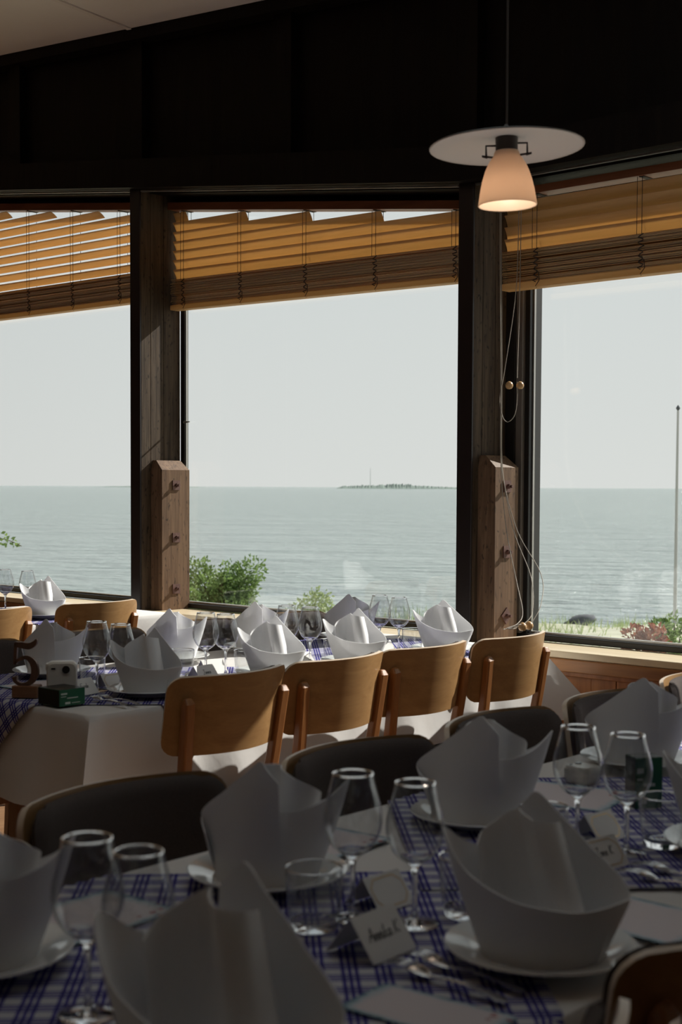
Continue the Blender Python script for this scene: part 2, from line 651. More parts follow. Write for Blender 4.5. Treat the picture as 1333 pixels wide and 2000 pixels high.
M['sea'] = m_
M['island'] = plain('hazy far woodland', (0.20, 0.24, 0.22), 0.95, spec=0, var=0.25, bscale=0.05)  # distance haze is put into this pale grey-green
M['ground'] = plain('pale sandy turf', (0.36, 0.36, 0.28), 0.95, spec=0.05, var=0.45, bscale=1.2)
def leaf_mat(name, a, b):
    m, n, l, bs = new_mat(name)
    tc = n.new('ShaderNodeTexCoord')
    nz = n.new('ShaderNodeTexNoise')
    nz.inputs['Scale'].default_value = 7
    nz.inputs['Detail'].default_value = 3
    l.new(tc.outputs['Object'], nz.inputs['Vector'])
    rp = n.new('ShaderNodeValToRGB')
    rp.color_ramp.elements[0].position = 0.35
    rp.color_ramp.elements[0].color = (*a, 1)
    rp.color_ramp.elements[1].position = 0.65
    rp.color_ramp.elements[1].color = (*b, 1)
    l.new(nz.outputs['Fac'], rp.inputs[0])
    l.new(rp.outputs[0], bs.inputs['Base Color'])
    bs.inputs['Roughness'].default_value = 0.6
    tr = n.new('ShaderNodeBsdfTranslucent')
    l.new(rp.outputs[0], tr.inputs[0])
    mx = n.new('ShaderNodeMixShader')
    mx.inputs[0].default_value = 0.35
    l.new(bs.outputs[0], mx.inputs[1])
    l.new(tr.outputs[0], mx.inputs[2])
    l.new(mx.outputs[0], n['Material Output'].inputs[0])
    return m
M['leaf'] = leaf_mat('green bush leaves', (0.10, 0.17, 0.05), (0.23, 0.33, 0.10))
M['leaf_red'] = leaf_mat('reddish leaves', (0.23, 0.075, 0.05), (0.34, 0.16, 0.09))
M['grass'] = leaf_mat('shore grass blades', (0.16, 0.24, 0.07), (0.34, 0.40, 0.16))
M['stem'] = plain('brown stems', (0.10, 0.075, 0.05), 0.9)
M['rock'] = plain('dark grey shore rock', (0.085, 0.09, 0.10), 0.9, var=0.5, bscale=5, bump=0.5)
M['pole'] = plain('grey painted pole', (0.42, 0.42, 0.42), 0.5)

# ================================================================== THE ROOM
UG = 4.945           # plane of the panes
UP = 4.65            # room side of posts and beams
def z_lintel(v):
    return 2.62 + 0.128 * max(0.0, v - 3.5)
def z_head(v):       # underside of the blinds' head rails
    return 2.56 + 0.127 * max(0.0, v - 3.55)
def z_ceil(u, v):
    return 3.61 + 0.083 * (v - 4.33) + 0.06 * (UP - u)
VMIN, VMAX, UMIN = -5.0, 12.2, -2.6
POSTS = [3.46 + 2.14 * k for k in range(-2, 5)]      # v of the face of each post that looks along -v

fl = MB().box(UMIN, 5.1, VMIN, VMAX, -0.08, 0.0).build('floor', M['floor'])
struct(room(fl))
for nm, b in (('wall_back', (UMIN - 0.1, UMIN, VMIN, VMAX)), ('wall_right', (UMIN, 5.1, VMIN - 0.1, VMIN)), ('wall_left', (UMIN, 5.1, VMAX, VMAX + 0.1))):
    o = MB().box(b[0], b[1], b[2], b[3], -0.08, 4.6).build(nm, M['wall'])
    struct(room(o))

# ceiling: boards with a pale batten over each joint
ce = struct(empty('ceiling'))
cv = [VMIN] + [p + 0.05 for p in POSTS] + [VMAX]
cv = sorted(set(cv))
RL = (1.15, 3.72, 0.75, 3.2)       # unseen roof light added to brighten the front table (u0, u1, v0, v1)
cv = sorted(set(cv + [RL[2], RL[3]]))
def ceiling_board(ua, ub, a, b):
    m = MB()
    pts = [(ua, a), (ub, a), (ub, b), (ua, b)]
    m.hexa([(u, v, z_ceil(u, v)) for u, v in pts] + [(u, v, z_ceil(u, v) + 0.06) for u, v in pts])
    m.build('ceiling_board', M['ceiling'], ce)
for a, b in zip(cv, cv[1:]):
    if a >= RL[2] - 1e-6 and b <= RL[3] + 1e-6:
        ceiling_board(UMIN, RL[0], a, b)
        ceiling_board(RL[1], UP + 0.5, a, b)
    else:
        ceiling_board(UMIN, UP + 0.5, a, b)
m = MB()
pts = [(RL[0] - 0.05, RL[2] - 0.05), (RL[1] + 0.05, RL[2] - 0.05), (RL[1] + 0.05, RL[3] + 0.05), (RL[0] - 0.05, RL[3] + 0.05)]
m.hexa([(u, v, z_ceil(u, v) + 0.065) for u, v in pts] + [(u, v, z_ceil(u, v) + 0.073) for u, v in pts])
m.build('added_roof_light_pane', M['pane'], ce)
for a in [c for c in cv[1:-1] if c > RL[3] + 0.1]:
    m = MB()
    pts = [(UMIN, a - 0.016), (UP - 0.02, a - 0.016), (UP - 0.02, a + 0.016), (UMIN, a + 0.016)]
    m.hexa([(u, v, z_ceil(u, v) - 0.008) for u, v in pts] + [(u, v, z_ceil(u, v) + 0.002) for u, v in pts])
    m.build('ceiling_batten', M['batten'], ce)

# window wall: boarded lower part, dark boarded upper part with beam, battens and crown trim
wf = struct(empty('wall_front'))
MB().box(4.80, 5.0, VMIN, VMAX, -0.05, 0.66).build('lower_wall', M['wall'], wf)
v = 0.2
k = 0
while v < 6.2:
    wd = (0.115, 0.138, 0.124, 0.147, 0.13)[k % 5]
    MB().box(4.755 - 0.002 * (k % 3), 4.80, v + 0.0015, v + wd - 0.0015, 0.05, 0.672).build('wall_board', M['panel'], wf, bevel=0.002)
    v += wd
    k += 1
def slope_bar(name, mat, u0, u1, v0, v1, f0, f1, par, n=8):
    """a bar along v whose lower and upper faces follow f0(v), f1(v)"""
    kn = sorted(set([v0, v1] + [x for x in (3.5, 3.55) if v0 < x < v1]))
    m = MB()
    for a, b in zip(kn, kn[1:]):
        m.hexa([(u0, a, f0(a)), (u1, a, f0(a)), (u1, b, f0(b)), (u0, b, f0(b)), (u0, a, f1(a)), (u1, a, f1(a)), (u1, b, f1(b)), (u0, b, f1(b))])
    return m.build(name, mat, par)
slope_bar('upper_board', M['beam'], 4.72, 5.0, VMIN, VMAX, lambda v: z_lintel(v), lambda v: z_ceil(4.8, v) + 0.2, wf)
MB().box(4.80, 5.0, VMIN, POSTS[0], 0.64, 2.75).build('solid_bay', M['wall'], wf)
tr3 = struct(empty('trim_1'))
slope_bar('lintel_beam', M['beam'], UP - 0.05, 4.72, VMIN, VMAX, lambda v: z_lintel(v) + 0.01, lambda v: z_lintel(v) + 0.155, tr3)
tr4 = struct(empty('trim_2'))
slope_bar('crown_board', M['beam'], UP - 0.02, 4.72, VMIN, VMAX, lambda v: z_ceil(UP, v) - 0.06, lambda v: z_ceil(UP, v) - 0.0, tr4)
for p in POSTS + [q + 1.07 for q in POSTS]:
    if p < VMAX - 0.3:
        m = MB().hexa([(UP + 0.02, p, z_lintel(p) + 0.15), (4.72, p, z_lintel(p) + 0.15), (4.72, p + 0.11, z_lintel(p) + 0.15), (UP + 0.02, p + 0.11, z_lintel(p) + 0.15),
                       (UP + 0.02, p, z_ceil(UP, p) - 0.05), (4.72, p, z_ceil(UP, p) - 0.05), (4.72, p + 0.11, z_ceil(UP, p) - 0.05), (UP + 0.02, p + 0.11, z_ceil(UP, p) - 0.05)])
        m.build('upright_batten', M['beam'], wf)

# sill with a stepped orange-brown front edge
si = struct(empty('trim_3'))
MB().box(4.665, 4.91, VMIN, VMAX, 0.692, 0.72).build('sill_board', M['sill'], si, bevel=0.003)
MB().box(4.655, 4.70, VMIN, VMAX, 0.640, 0.6915).build('sill_edge', M['sill_edge'], si, bevel=0.004)
MB().box(4.705, 4.752, VMIN, VMAX, 0.615, 0.640).build('sill_moulding', M['panel'], si, bevel=0.004)

# posts: three boards side by side, a dark painted room edge, and a bolted block at the foot
nb = 3
for p in POSTS:
    po = struct(empty('trim_%d' % (nb + 1)))
    nb += 1
    zt = z_lintel(p) + 0.05
    MB().box(UP, UP + 0.012, p - 0.002, p + 0.075, 0.0, zt).build('post_edge_board', M['post_edge'], po, bevel=0.003)
    us = [UP + 0.012, UP + 0.075, UP + 0.165, 4.93]
    for a, b in zip(us, us[1:]):
        MB().box(a + 0.001, b - 0.001, p, p + 0.07, 0.0, zt).build('post_board', M['post'], po, bevel=0.002)
    if p > 3 and p < 6:
        # chamfered block
        u0, u1, v0, v1 = (4.725, 4.915, p - 0.09, p - 0.001) if p > 5 else (4.70, 4.865, p - 0.09, p - 0.001)
        m = MB()
        ch = 0.05
        m.hexa([(u0, v0, 0.721), (u1, v0, 0.721), (u1, v1, 0.721), (u0, v1, 0.721), (u0, v0, 1.455), (u1, v0, 1.455), (u1, v1, 1.455), (u0, v1, 1.455)])
        m.v, m.f = m.v[:], [f for f in m.f if f != (4, 5, 6, 7)]
        m.add([(u0, v0, 1.455), (u1, v0, 1.455), (u1, v1, 1.455), (u0, v1, 1.455), (u0 + 0.012, v1 - 0.03, 1.505), (u1 - 0.012, v1 - 0.03, 1.505), (u1 - 0.012, v1, 1.505), (u0 + 0.012, v1, 1.505)],
              [(4, 5, 6, 7), (0, 1, 5, 4), (1, 2, 6, 5), (2, 3, 7, 6), (3, 0, 4, 7)])
        bl = m.build('brace_block', M['block'], po)
        for zz, tw in ((1.375, 0), (1.10, 0), (0.83, 0.7 if p < 4 else 0)):
            b = MB()
            uc, s = (u0 + u1) / 2, 0.025
            ca, sa = math.cos(tw), math.sin(tw)
            q = [(uc + (x * ca - y * sa) * s, zz + (x * sa + y * ca) * s) for x, y in ((-1, -1), (1, -1), (1, 1), (-1, 1))]
            b.hexa([(x, v0 - 0.006, y) for x, y in q] + [(x, v0 + 0.001, y) for x, y in q])
            hexo = [(uc + 0.011 * math.cos(PI / 3 * i), zz + 0.011 * math.sin(PI / 3 * i)) for i in range(6)]
            b.add([(x, v0 - 0.018, y) for x, y in hexo] + [(x, v0 - 0.005, y) for x, y in hexo],
                  [(0, 1, 2, 3, 4, 5)] + [(i, i + 6, (i + 1) % 6 + 6, (i + 1) % 6) for i in range(6)])
            b.tube([(uc, v0 - 0.03, zz), (uc, v0 - 0.01, zz)], 0.0065, 10)
            b.build('bolt', M['rust'], bl)

# windows between the posts
wi = 0
bays = [(a + 0.071, b - 0.001) for a, b in zip(POSTS, POSTS[1:] + [VMAX])]  # bays beyond the left blind, out of view, are added for side light
for (a, b) in bays:
    if b - a < 0.3:
        continue
    wi += 1
    wo = struct(empty('window_%d' % wi))
    fr = 0.03
    zb = 0.722
    m = MB().box(UG - 0.04, UG + 0.06, a, b, zb, zb + 0.026)
    m.build('bottom_rail', M['frame'], wo, bevel=0.003)
    MB().box(UG - 0.012, UG + 0.012, a + fr - 0.008, b - fr + 0.008, zb + 0.0265, zb + 0.035).build('glazing_bead', M['alu'], wo)
    ja = 0.03
    jb = 0.107 if 3.3 < b < 3.6 else 0.03
    for (c, d, g) in ((a, a + ja, a + ja), (b - jb, b, b - jb - 0.006)):
        zt = z_lintel(c) + 0.02
        if d - c > 0.05:
            MB().box(UG - 0.055, UG + 0.06, c + 0.057, d, zb + 0.026, zt).build('jamb', M['frame'], wo, bevel=0.003)
            MB().box(UG - 0.05, UG + 0.06, c + 0.024, c + 0.056, zb + 0.026, zt).build('jamb_cover', M['bronze'], wo, bevel=0.002)
            MB().box(UG - 0.03, UG + 0.06, c, c + 0.023, zb + 0.026, zt).build('jamb', M['frame'], wo, bevel=0.002)
        else:
            MB().box(UG - 0.014, UG + 0.016, c, d, zb + 0.026, zt).build('jamb', M['frame'], wo, bevel=0.002)
        MB().box(UG - 0.006, UG + 0.006, g, g + 0.006, zb + 0.035, zt - 0.02).build('glazing_bead', M['alu'], wo)
    slope_bar('top_rail', M['frame'], UG - 0.04, UG + 0.06, a, b, lambda v: z_lintel(v) - 0.035, lambda v: z_lintel(v) + 0.02, wo)
    slope_bar('track', M['alu'], UP + 0.0, UP + 0.012, a + 0.01, b - 0.01, lambda v: z_lintel(v) - 0.004, lambda v: z_lintel(v) + 0.004, wo)
    slope_bar('pane', M['pane'], UG - 0.003, UG + 0.003, a + fr - 0.01, b - (0.107 if 3.3 < b < 3.6 else 0.03) + 0.01, lambda v: zb + 0.02, lambda v: z_lintel(v) - 0.03, wo)
    if abs(b - 5.6) < 0.1:
        MB().tube([(UG - 0.02, b - fr - 0.004, 1.71), (UG - 0.02, b - fr - 0.05, 1.712)], [0.006, 0.003], 8).build('latch', M['alu'], wo)

# ------------------------------------------------------------------ wooden venetian blinds
SW = 0.053           # slat width
def make_blind(label, va, vb, zb0, zb1, n_open, tilt, n_stack, stack_h, cords, pitch=0.049, uc=4.875):
    """va = end towards -v, vb = end towards +v; zb0, zb1 = underside of the bottom rail at these ends"""
    root = empty('wooden_blind')
    tag(root, label, 'blind', 'wooden slatted blinds in the windows')
    L = vb - va
    def zoff(v):
        return lerp(zb0, zb1, (v - va) / L)
    slope_bar('head_rail', M['headrail'], uc - 0.045, uc + 0.035, va, vb, lambda v: z_head(v), lambda v: z_lintel(v) - 0.03, root)
    m = MB()
    ch = 0.012
    for (v0, v1) in ((va, vb),):
        u0, u1 = uc - 0.03, uc + 0.03
        m.hexa([(u0, v0, zoff(v0)), (u1, v0, zoff(v0)), (u1, v1, zoff(v1)), (u0, v1, zoff(v1)),
                (u0, v0, zoff(v0) + 0.026), (u1, v0, zoff(v0) + 0.026), (u1, v1, zoff(v1) + 0.026), (u0, v1, zoff(v1) + 0.026)])
    m.build('bottom_rail', M['slat'], root, bevel=0.004)
    sm = None
    def slat(v0, v1, h, t, mesh=None, jit=0.0):
        a = math.radians(t)
        m = MB()
        rows = []
        nseg = 4
        for (v, z) in ((v0, zoff(v0) + h), (v1, zoff(v1) + h)):
            r = []
            for j in range(nseg + 1):
                s = (j / nseg - 0.5) * SW
                bow = 0.003 * (1 - (2 * j / nseg - 1) ** 2)
                r.append((uc + jit + s * math.cos(a) - bow * math.sin(a), v, z + s * math.sin(a) + bow * math.cos(a)))
            rows.append(r)
        m.sheet(rows, 0.0026)
        return m.build('slat', M['slat'], root, smooth=50)
    for k in range(n_stack):
        e = random.uniform(-0.004, 0.004)
        slat(va + 0.004 + abs(e), vb - 0.004 - random.uniform(0, 0.006), 0.026 + stack_h * (k + 0.3) / n_stack, random.uniform(-4, 4) + 3, jit=random.uniform(-0.005, 0.005))
    ends = []
    for k in range(n_open):
        h = 0.032 + stack_h + pitch * (k + (0.40 if uc < 4.8 else 0.45))
        # the slat stops where it would meet the sloping head rail
        half = SW / 2 * math.sin(math.radians(abs(tilt)))
        v0 = va + 0.004
        while v0 < vb and zoff(v0) + h + half + 0.004 > z_head(v0):
            v0 += 0.01
        if v0 > va + 0.01:
            ends.append(v0)
        if vb - v0 < 0.05:
            continue
        slat(v0, vb - 0.004, h, tilt + random.uniform(-2, 2))
    for c in cords:
        m = MB()
        z0, z1 = zoff(c) + 0.02, z_head(c)
        for du in (-0.027, 0.027):
            m.tube([(uc + du, c, z0 + stack_h), (uc + du, c, z1)], 0.0013, 5)
        m.tube([(uc - 0.03, c + 0.02, z0 + stack_h), (uc - 0.03, c + 0.02, z1)], 0.0012, 5)
        # gathered ladder loops over the stack
        pts = []
        for i in range(22):
            t = i / 21
            pts.append((uc - 0.033 - 0.004 * math.sin(i * 2.1), c + 0.012 * math.sin(i * 1.7), z0 - 0.0 + stack_h * t))
        m.tube(pts, 0.0024, 5)
        m.tube([(uc - 0.03, c - 0.012, z0 + stack_h * 0.3), (uc - 0.036, c - 0.02, z0 + 0.004), (uc - 0.03, c + 0.002, z0 - 0.016), (uc - 0.02, c + 0.004, z0 - 0.021)], 0.0016, 5)
        m.build('ladder_cord', M['cord_dark'], root)
        MB().box(uc - 0.034, uc + 0.034, c - 0.011, c + 0.011, z1 - 0.003, z1 + 0.012).build('cord_clip', M['cord_dark'], root)
    return root
make_blind('honey wood slatted blind in the left window with its slats tilted open', 5.68, 7.72, 2.362, 2.372, 12, -33, 20, 0.135, (6.0, 6.42, 6.84, 7.3), 0.0535)
make_blind('honey wood slatted blind in the middle window with stepped upper slats', 3.60, 5.585, 2.262, 2.296, 9, -63, 20, 0.135, (3.70, 4.16, 4.60, 5.05, 5.48))
make_blind('added honey wood slatted blind out of view beyond the right window, blocking sun', -0.72, 1.33, 2.19, 2.19, 4, -63, 22, 0.135, (-0.4, 0.4, 1.1), 0.0495, 4.76)  # unseen blind added to keep the sun off the front chairs
make_blind('honey wood slatted blind in the right window behind the pendant lamp', 1.42, 3.375, 2.19, 2.185, 4, -63, 22, 0.135, (1.6, 2.2, 2.72, 3.2), 0.0495, 4.76)

# ------------------------------------------------------------------ pull cords with wooden knobs beside the right post
pc = empty('blind_pull_cord', 4.70, 3.335, 2.18)
tag(pc, 'pale blind pull cords with wooden knobs looping down beside the right post', 'cord')
C = lambda u, v, z: (u - 4.70, v - 3.335, z - 2.18)
m = MB()
m.tube(catmull([C(4.70, 3.36, 2.50), C(4.70, 3.355, 2.18), C(4.70, 3.345, 1.75), C(4.69, 3.335, 1.45), C(4.64, 3.27, 1.2), C(4.50, 3.12, 1.0), C(4.34, 2.98, 0.90), C(4.22, 2.92, 0.868), C(4.14, 2.91, 0.858), C(4.20, 2.925, 0.85), C(4.26, 2.945, 0.85)], 6), 0.0017, 6)
m.tube(catmull([C(4.71, 3.36, 2.50), C(4.71, 3.355, 2.18), C(4.705, 3.345, 1.75), C(4.70, 3.335, 1.45), C(4.66, 3.25, 1.2), C(4.54, 3.08, 1.02), C(4.36, 2.95, 0.90), C(4.27, 2.93, 0.86)], 6), 0.0017, 6)
m.tube(catmull([C(4.705, 3.362, 2.50), C(4.705, 3.357, 2.18), C(4.70, 3.348, 1.75), C(4.695, 3.335, 1.45), C(4.67, 3.24, 1.2), C(4.58, 3.06, 1.03), C(4.42, 2.95, 0.93), C(4.33, 2.93, 0.865)], 6), 0.0017, 6)
m.tube(catmull([C(4.14, 2.915, 0.856), C(4.20, 2.945, 0.852), C(4.25, 2.93, 0.862), C(4.30, 2.94, 0.855), C(4.24, 2.955, 0.85), C(4.16, 2.94, 0.85)], 6), 0.0017, 6)
m.tube(catmull([C(4.72, 3.28, 2.50), C(4.72, 3.29, 2.18), C(4.71, 3.335, 1.86), C(4.70, 3.352, 1.74), C(4.70, 3.338, 1.665), C(4.70, 3.31, 1.64), C(4.71, 3.283, 1.67), C(4.715, 3.275, 1.74), C(4.72, 3.28, 1.805)], 6), 0.0017, 6)
m.tube(catmull([C(4.725, 3.272, 2.50), C(4.725, 3.275, 2.18), C(4.72, 3.28, 1.82)], 6), 0.0017, 6)
m.build('cord', M['cord'], pc, smooth=60)
for (u, v, z) in ((4.70, 3.305, 1.79), (4.73, 3.272, 1.79), (4.27, 2.932, 0.852), (4.325, 2.94, 0.852)):
    prof = [(0.001, -0.016), (0.010, -0.014), (0.0155, -0.006), (0.016, 0.002), (0.012, 0.011), (0.004, 0.016)]
    MB().lathe(prof, 14, C(u, v, z)).build('knob', M['knob'], pc, smooth=50)

# ------------------------------------------------------------------ pendant lamp
LX, LY, LZ = 0.422, 3.60, 0.0
pl = bpy.data.objects.new('pendant_lamp', None)
COL.objects.link(pl)
pl.location = (LX, LY, 2.243)
tag(pl, 'hanging lamp with a flat white disc above a cream opal glass shade', 'lamp')
TILT = Matrix.Rotation(math.radians(-1.5), 4, 'Y')
def lathe_obj(name, prof, mat, caps=True, n=48, sm=40):
    o = MB().lathe(prof, n, caps=caps).build(name, mat, pl, smooth=sm)
    o.matrix_local = TILT
    return o
lathe_obj('disc', [(0.012, 0.028), (0.10, 0.019), (0.19, 0.003), (0.1985, 0.0), (0.199, 0.0015), (0.1985, 0.003), (0.19, 0.006), (0.10, 0.022), (0.012, 0.031)], M['disc'], caps=False)
lathe_obj('disc_rim', [(0.1965, 0.0034), (0.1995, 0.0022), (0.2000, 0.0036), (0.1975, 0.0055)], M['lamp_metal'], caps=False)
lathe_obj('disc_cap', [(0.030, 0.0285), (0.030, 0.036), (0.012, 0.044), (0.004, 0.060)], M['lamp_metal'])
lathe_obj('socket', [(0.027, -0.016), (0.0285, -0.012), (0.0285, 0.026), (0.026, 0.028)], M['lamp_metal'])
shade = [(0.030, -0.008), (0.033, -0.014), (0.0335, -0.020), (0.040, -0.028), (0.049, -0.042), (0.057, -0.060), (0.064, -0.082), (0.0695, -0.106), (0.0738, -0.132), (0.0758, -0.146)]
inner = [(r - 0.003, z) for r, z in shade[::-1]]
lathe_obj('shade', shade + [(0.0745, -0.1475)] + inner, M['opal'], caps=False)
for sx, dz in ((-1, 0.0), (1, 0.006)):
    m = MB().tube([(0.020 * sx, 0, 0.006 + dz), (0.053 * sx, 0, 0.006 + dz), (0.053 * sx, 0, -0.022 + dz), (0.050 * sx, 0, -0.024 + dz), (0.064 * sx, 0, -0.020 + dz), (0.034 * sx, 0, -0.024 + dz)], 0.0028, 6)
    m.build('shade_clamp', M['lamp_metal'], pl).matrix_local = TILT
MB().tube([(0, 0, 0.02), (-0.001, 0, 0.6), (0, 0, 1.45)], 0.0028, 8).build('cable', M['cord_dark'], pl)
MB().lathe([(0.001, -0.10), (0.014, -0.095), (0.02, -0.078), (0.016, -0.055), (0.011, -0.03), (0.011, -0.012)], 16).build('bulb', M['porcelain'], pl, smooth=60)
bl_ = bpy.data.lights.new('bulb_light', 'POINT')
bl_.energy = 0.42
bl_.color = (1.0, 0.84, 0.70)
bl_.shadow_soft_size = 0.02
blo = bpy.data.objects.new('bulb_light', bl_)
COL.objects.link(blo)
blo.parent = pl
blo.location = (0, 0, -0.118)

# ================================================================== CHAIRS
def rr_rows(w, h, r, z0, n=20, nr=5):
    """rows of a rounded rectangle: list of (half width, z)"""
    zs = []
    for k in range(nr + 1):
        a = k / nr * PI / 2
        zs.append((w / 2 - r + r * math.sin(a), z0 + r - r * math.cos(a)))
    for k in range(1, 5):
        zs.append((w / 2, lerp(z0 + r, z0 + h - r, k / 5)))
    for k in range(nr + 1):
        a = k / nr * PI / 2
        zs.append((w / 2 - r + r * math.cos(a), z0 + h - r + r * math.sin(a)))
    return zs
SAG = 0.080
def back_y(x, z):
    return SAG * (x / 0.225) ** 2 - SAG - (z - 0.85) * -0.0 - (z - 0.85) * math.tan(math.radians(9))
def make_chair():
    root = empty('dining_chair')
    # bent plywood shell
    rows = []
    for hw, z in rr_rows(0.45, 0.225, 0.042, 0.625):
        zz = z + 0.0
        rows.append([(hw * s, back_y(hw * s, z), z) for s in [k / 12 - 1 for k in range(25)]])
    sh = MB().sheet(rows, 0.011).build('backrest', M['chair_wood'], root, smooth=40, bevel=0.0)
    sh.data.materials.append(M['ply_edge'])
    npf = len(sh.data.polygons)
    # the rim of the slab is the last ring of faces
    ring = 2 * (len(rows) - 1) + 2 * 24
    for f in list(sh.data.polygons)[npf - ring:]:
        f.material_index = 1
    # padded inside
    rows = []
    rr = rr_rows(0.425, 0.20, 0.036, 0.637)
    for i, (hw, z) in enumerate(rr):
        r = []
        for k in range(25):
            s = k / 12 - 1
            x = hw * s
            e = min(1.0, (1 - abs(s)) * 9, i * 0.34, (len(rr) - 1 - i) * 0.34)
            r.append((x, back_y(x, z) + 0.013 + 0.014 * math.sqrt(max(0, e)), z))
        rows.append(r)
    MB().sheet(rows, 0.010, flip=True).build('back_padding', M['fabric'], root, smooth=60)
    # rear uprights, raked
    for sx in (-1, 1):
        m = MB()
        x_t, x_s, x_b = 0.185 * sx, 0.165 * sx, 0.185 * sx
        yb = back_y(0.185, 0.78) - 0.026
        p = [(x_b, -0.06, 0.0), (x_s, 0.012, 0.44), (lerp(x_s, x_t, 0.55), yb + 0.022, 0.63), (x_t, yb, 0.775), (x_t + 0.001 * sx, yb + 0.004, 0.79)]
        m.bar(p, [0.026, 0.034, 0.034, 0.034, 0.024], [0.028, 0.036, 0.03, 0.026, 0.012])
        m.build('rear_leg', M['leg_wood'], root, bevel=0.006)
        m = MB()
        m.bar([(0.17 * sx, 0.40, 0.0), (0.185 * sx, 0.395, 0.43)], [0.024, 0.036], [0.024, 0.036])
        m.build('front_leg', M['leg_wood'], root, bevel=0.004)
    m = MB()
    m.box(-0.18, 0.18, 0.02, 0.40, 0.40, 0.43)
    m.build('seat_frame', M['leg_wood'], root, bevel=0.004)
    rows = []
    for j in range(9):
        t = j / 8
        y = lerp(0.0, 0.43, t)
        hw = lerp(0.19, 0.215, t) - 0.03 * (abs(2 * t - 1) ** 6)
        r = []
        for k in range(13):
            s = k / 6 - 1
            e = min(1, (1 - abs(s)) * 6, j * 0.7, (8 - j) * 0.7)
            r.append((hw * s, y, 0.44 + 0.028 * math.sqrt(max(0, e))))
        rows.append(r)
    MB().sheet(rows, 0.012).build('seat', M['fabric'], root, smooth=60)
    return root
chair0 = make_chair()
first = [True]
def chair(u, v, rot, label, group):
    o = chair0 if first[0] else copy_tree(chair0)
    first[0] = False
    room(o, u, v, 0, rot)
    return tag(o, label, 'chair', group)
g2n = 'chairs along the near side of the middle table'
for u, v, r, lb in ((2.70, 2.865, 0, 'wooden-backed chair nearest us on the near side of the middle table'),
                    (3.155, 2.865, 1, 'second wooden-backed chair along the near side of the middle table'),
                    (3.59, 2.865, -1, 'third wooden-backed chair along the near side of the middle table'),
                    (4.05, 2.84, 2, 'wooden-backed chair beside the right post with pull cords lying on it')):
    chair(u, v, r, lb, g2n)
g2f = 'chairs along the far side of the middle table'
for u, v, r, lb in ((2.55, 3.95, 180, 'upholstered chair behind the wooden number five, mostly hidden'),
                    (3.08, 3.95, 178, 'upholstered chair behind the wine glasses near the camera and green box'),
                    (3.57, 3.95, 181, 'upholstered chair across the middle table, in front of the bush'),
                    (4.06, 3.93, 180, 'upholstered chair across the middle table, nearest the window')):
    chair(u, v, r, lb, g2f)
g1f = 'chairs along the far side of the front table'
for u, v, r, lb in ((0.985, 1.70, 178, 'dark chair at the left edge behind the leftmost front napkin'),
                    (1.51, 1.845, 180, 'large dark upholstered chair behind the left pair of front wine glasses'),
                    (2.07, 1.80, 179, 'dark upholstered chair behind the middle pair of front wine glasses'),
                    (2.575, 1.81, 182, 'dark upholstered chair behind the tall napkin right of centre'),
                    (3.02, 1.79, 180, 'grey upholstered chair with a patch of sun below the wall boards'),
                    (3.51, 1.80, 180, 'chair at the right edge of the picture under the window sill')):
    chair(u, v, r, lb, g1f)
chair(1.575, 0.785, -3, 'black silhouetted chair back in the bottom right corner', 'chairs along the near side of the front table')
chair(1.035, 0.74, 0, 'chair with one pale corner showing at the bottom edge, left of the black back', 'chairs along the near side of the front table')
g3 = 'chairs along the far left table'
chair(3.33, 5.02, 0, 'wooden-backed chair cut off by the left edge at the far table', g3)
chair(3.90, 5.0, 0, 'wooden-backed chair at the far left table, beside the left post', g3)

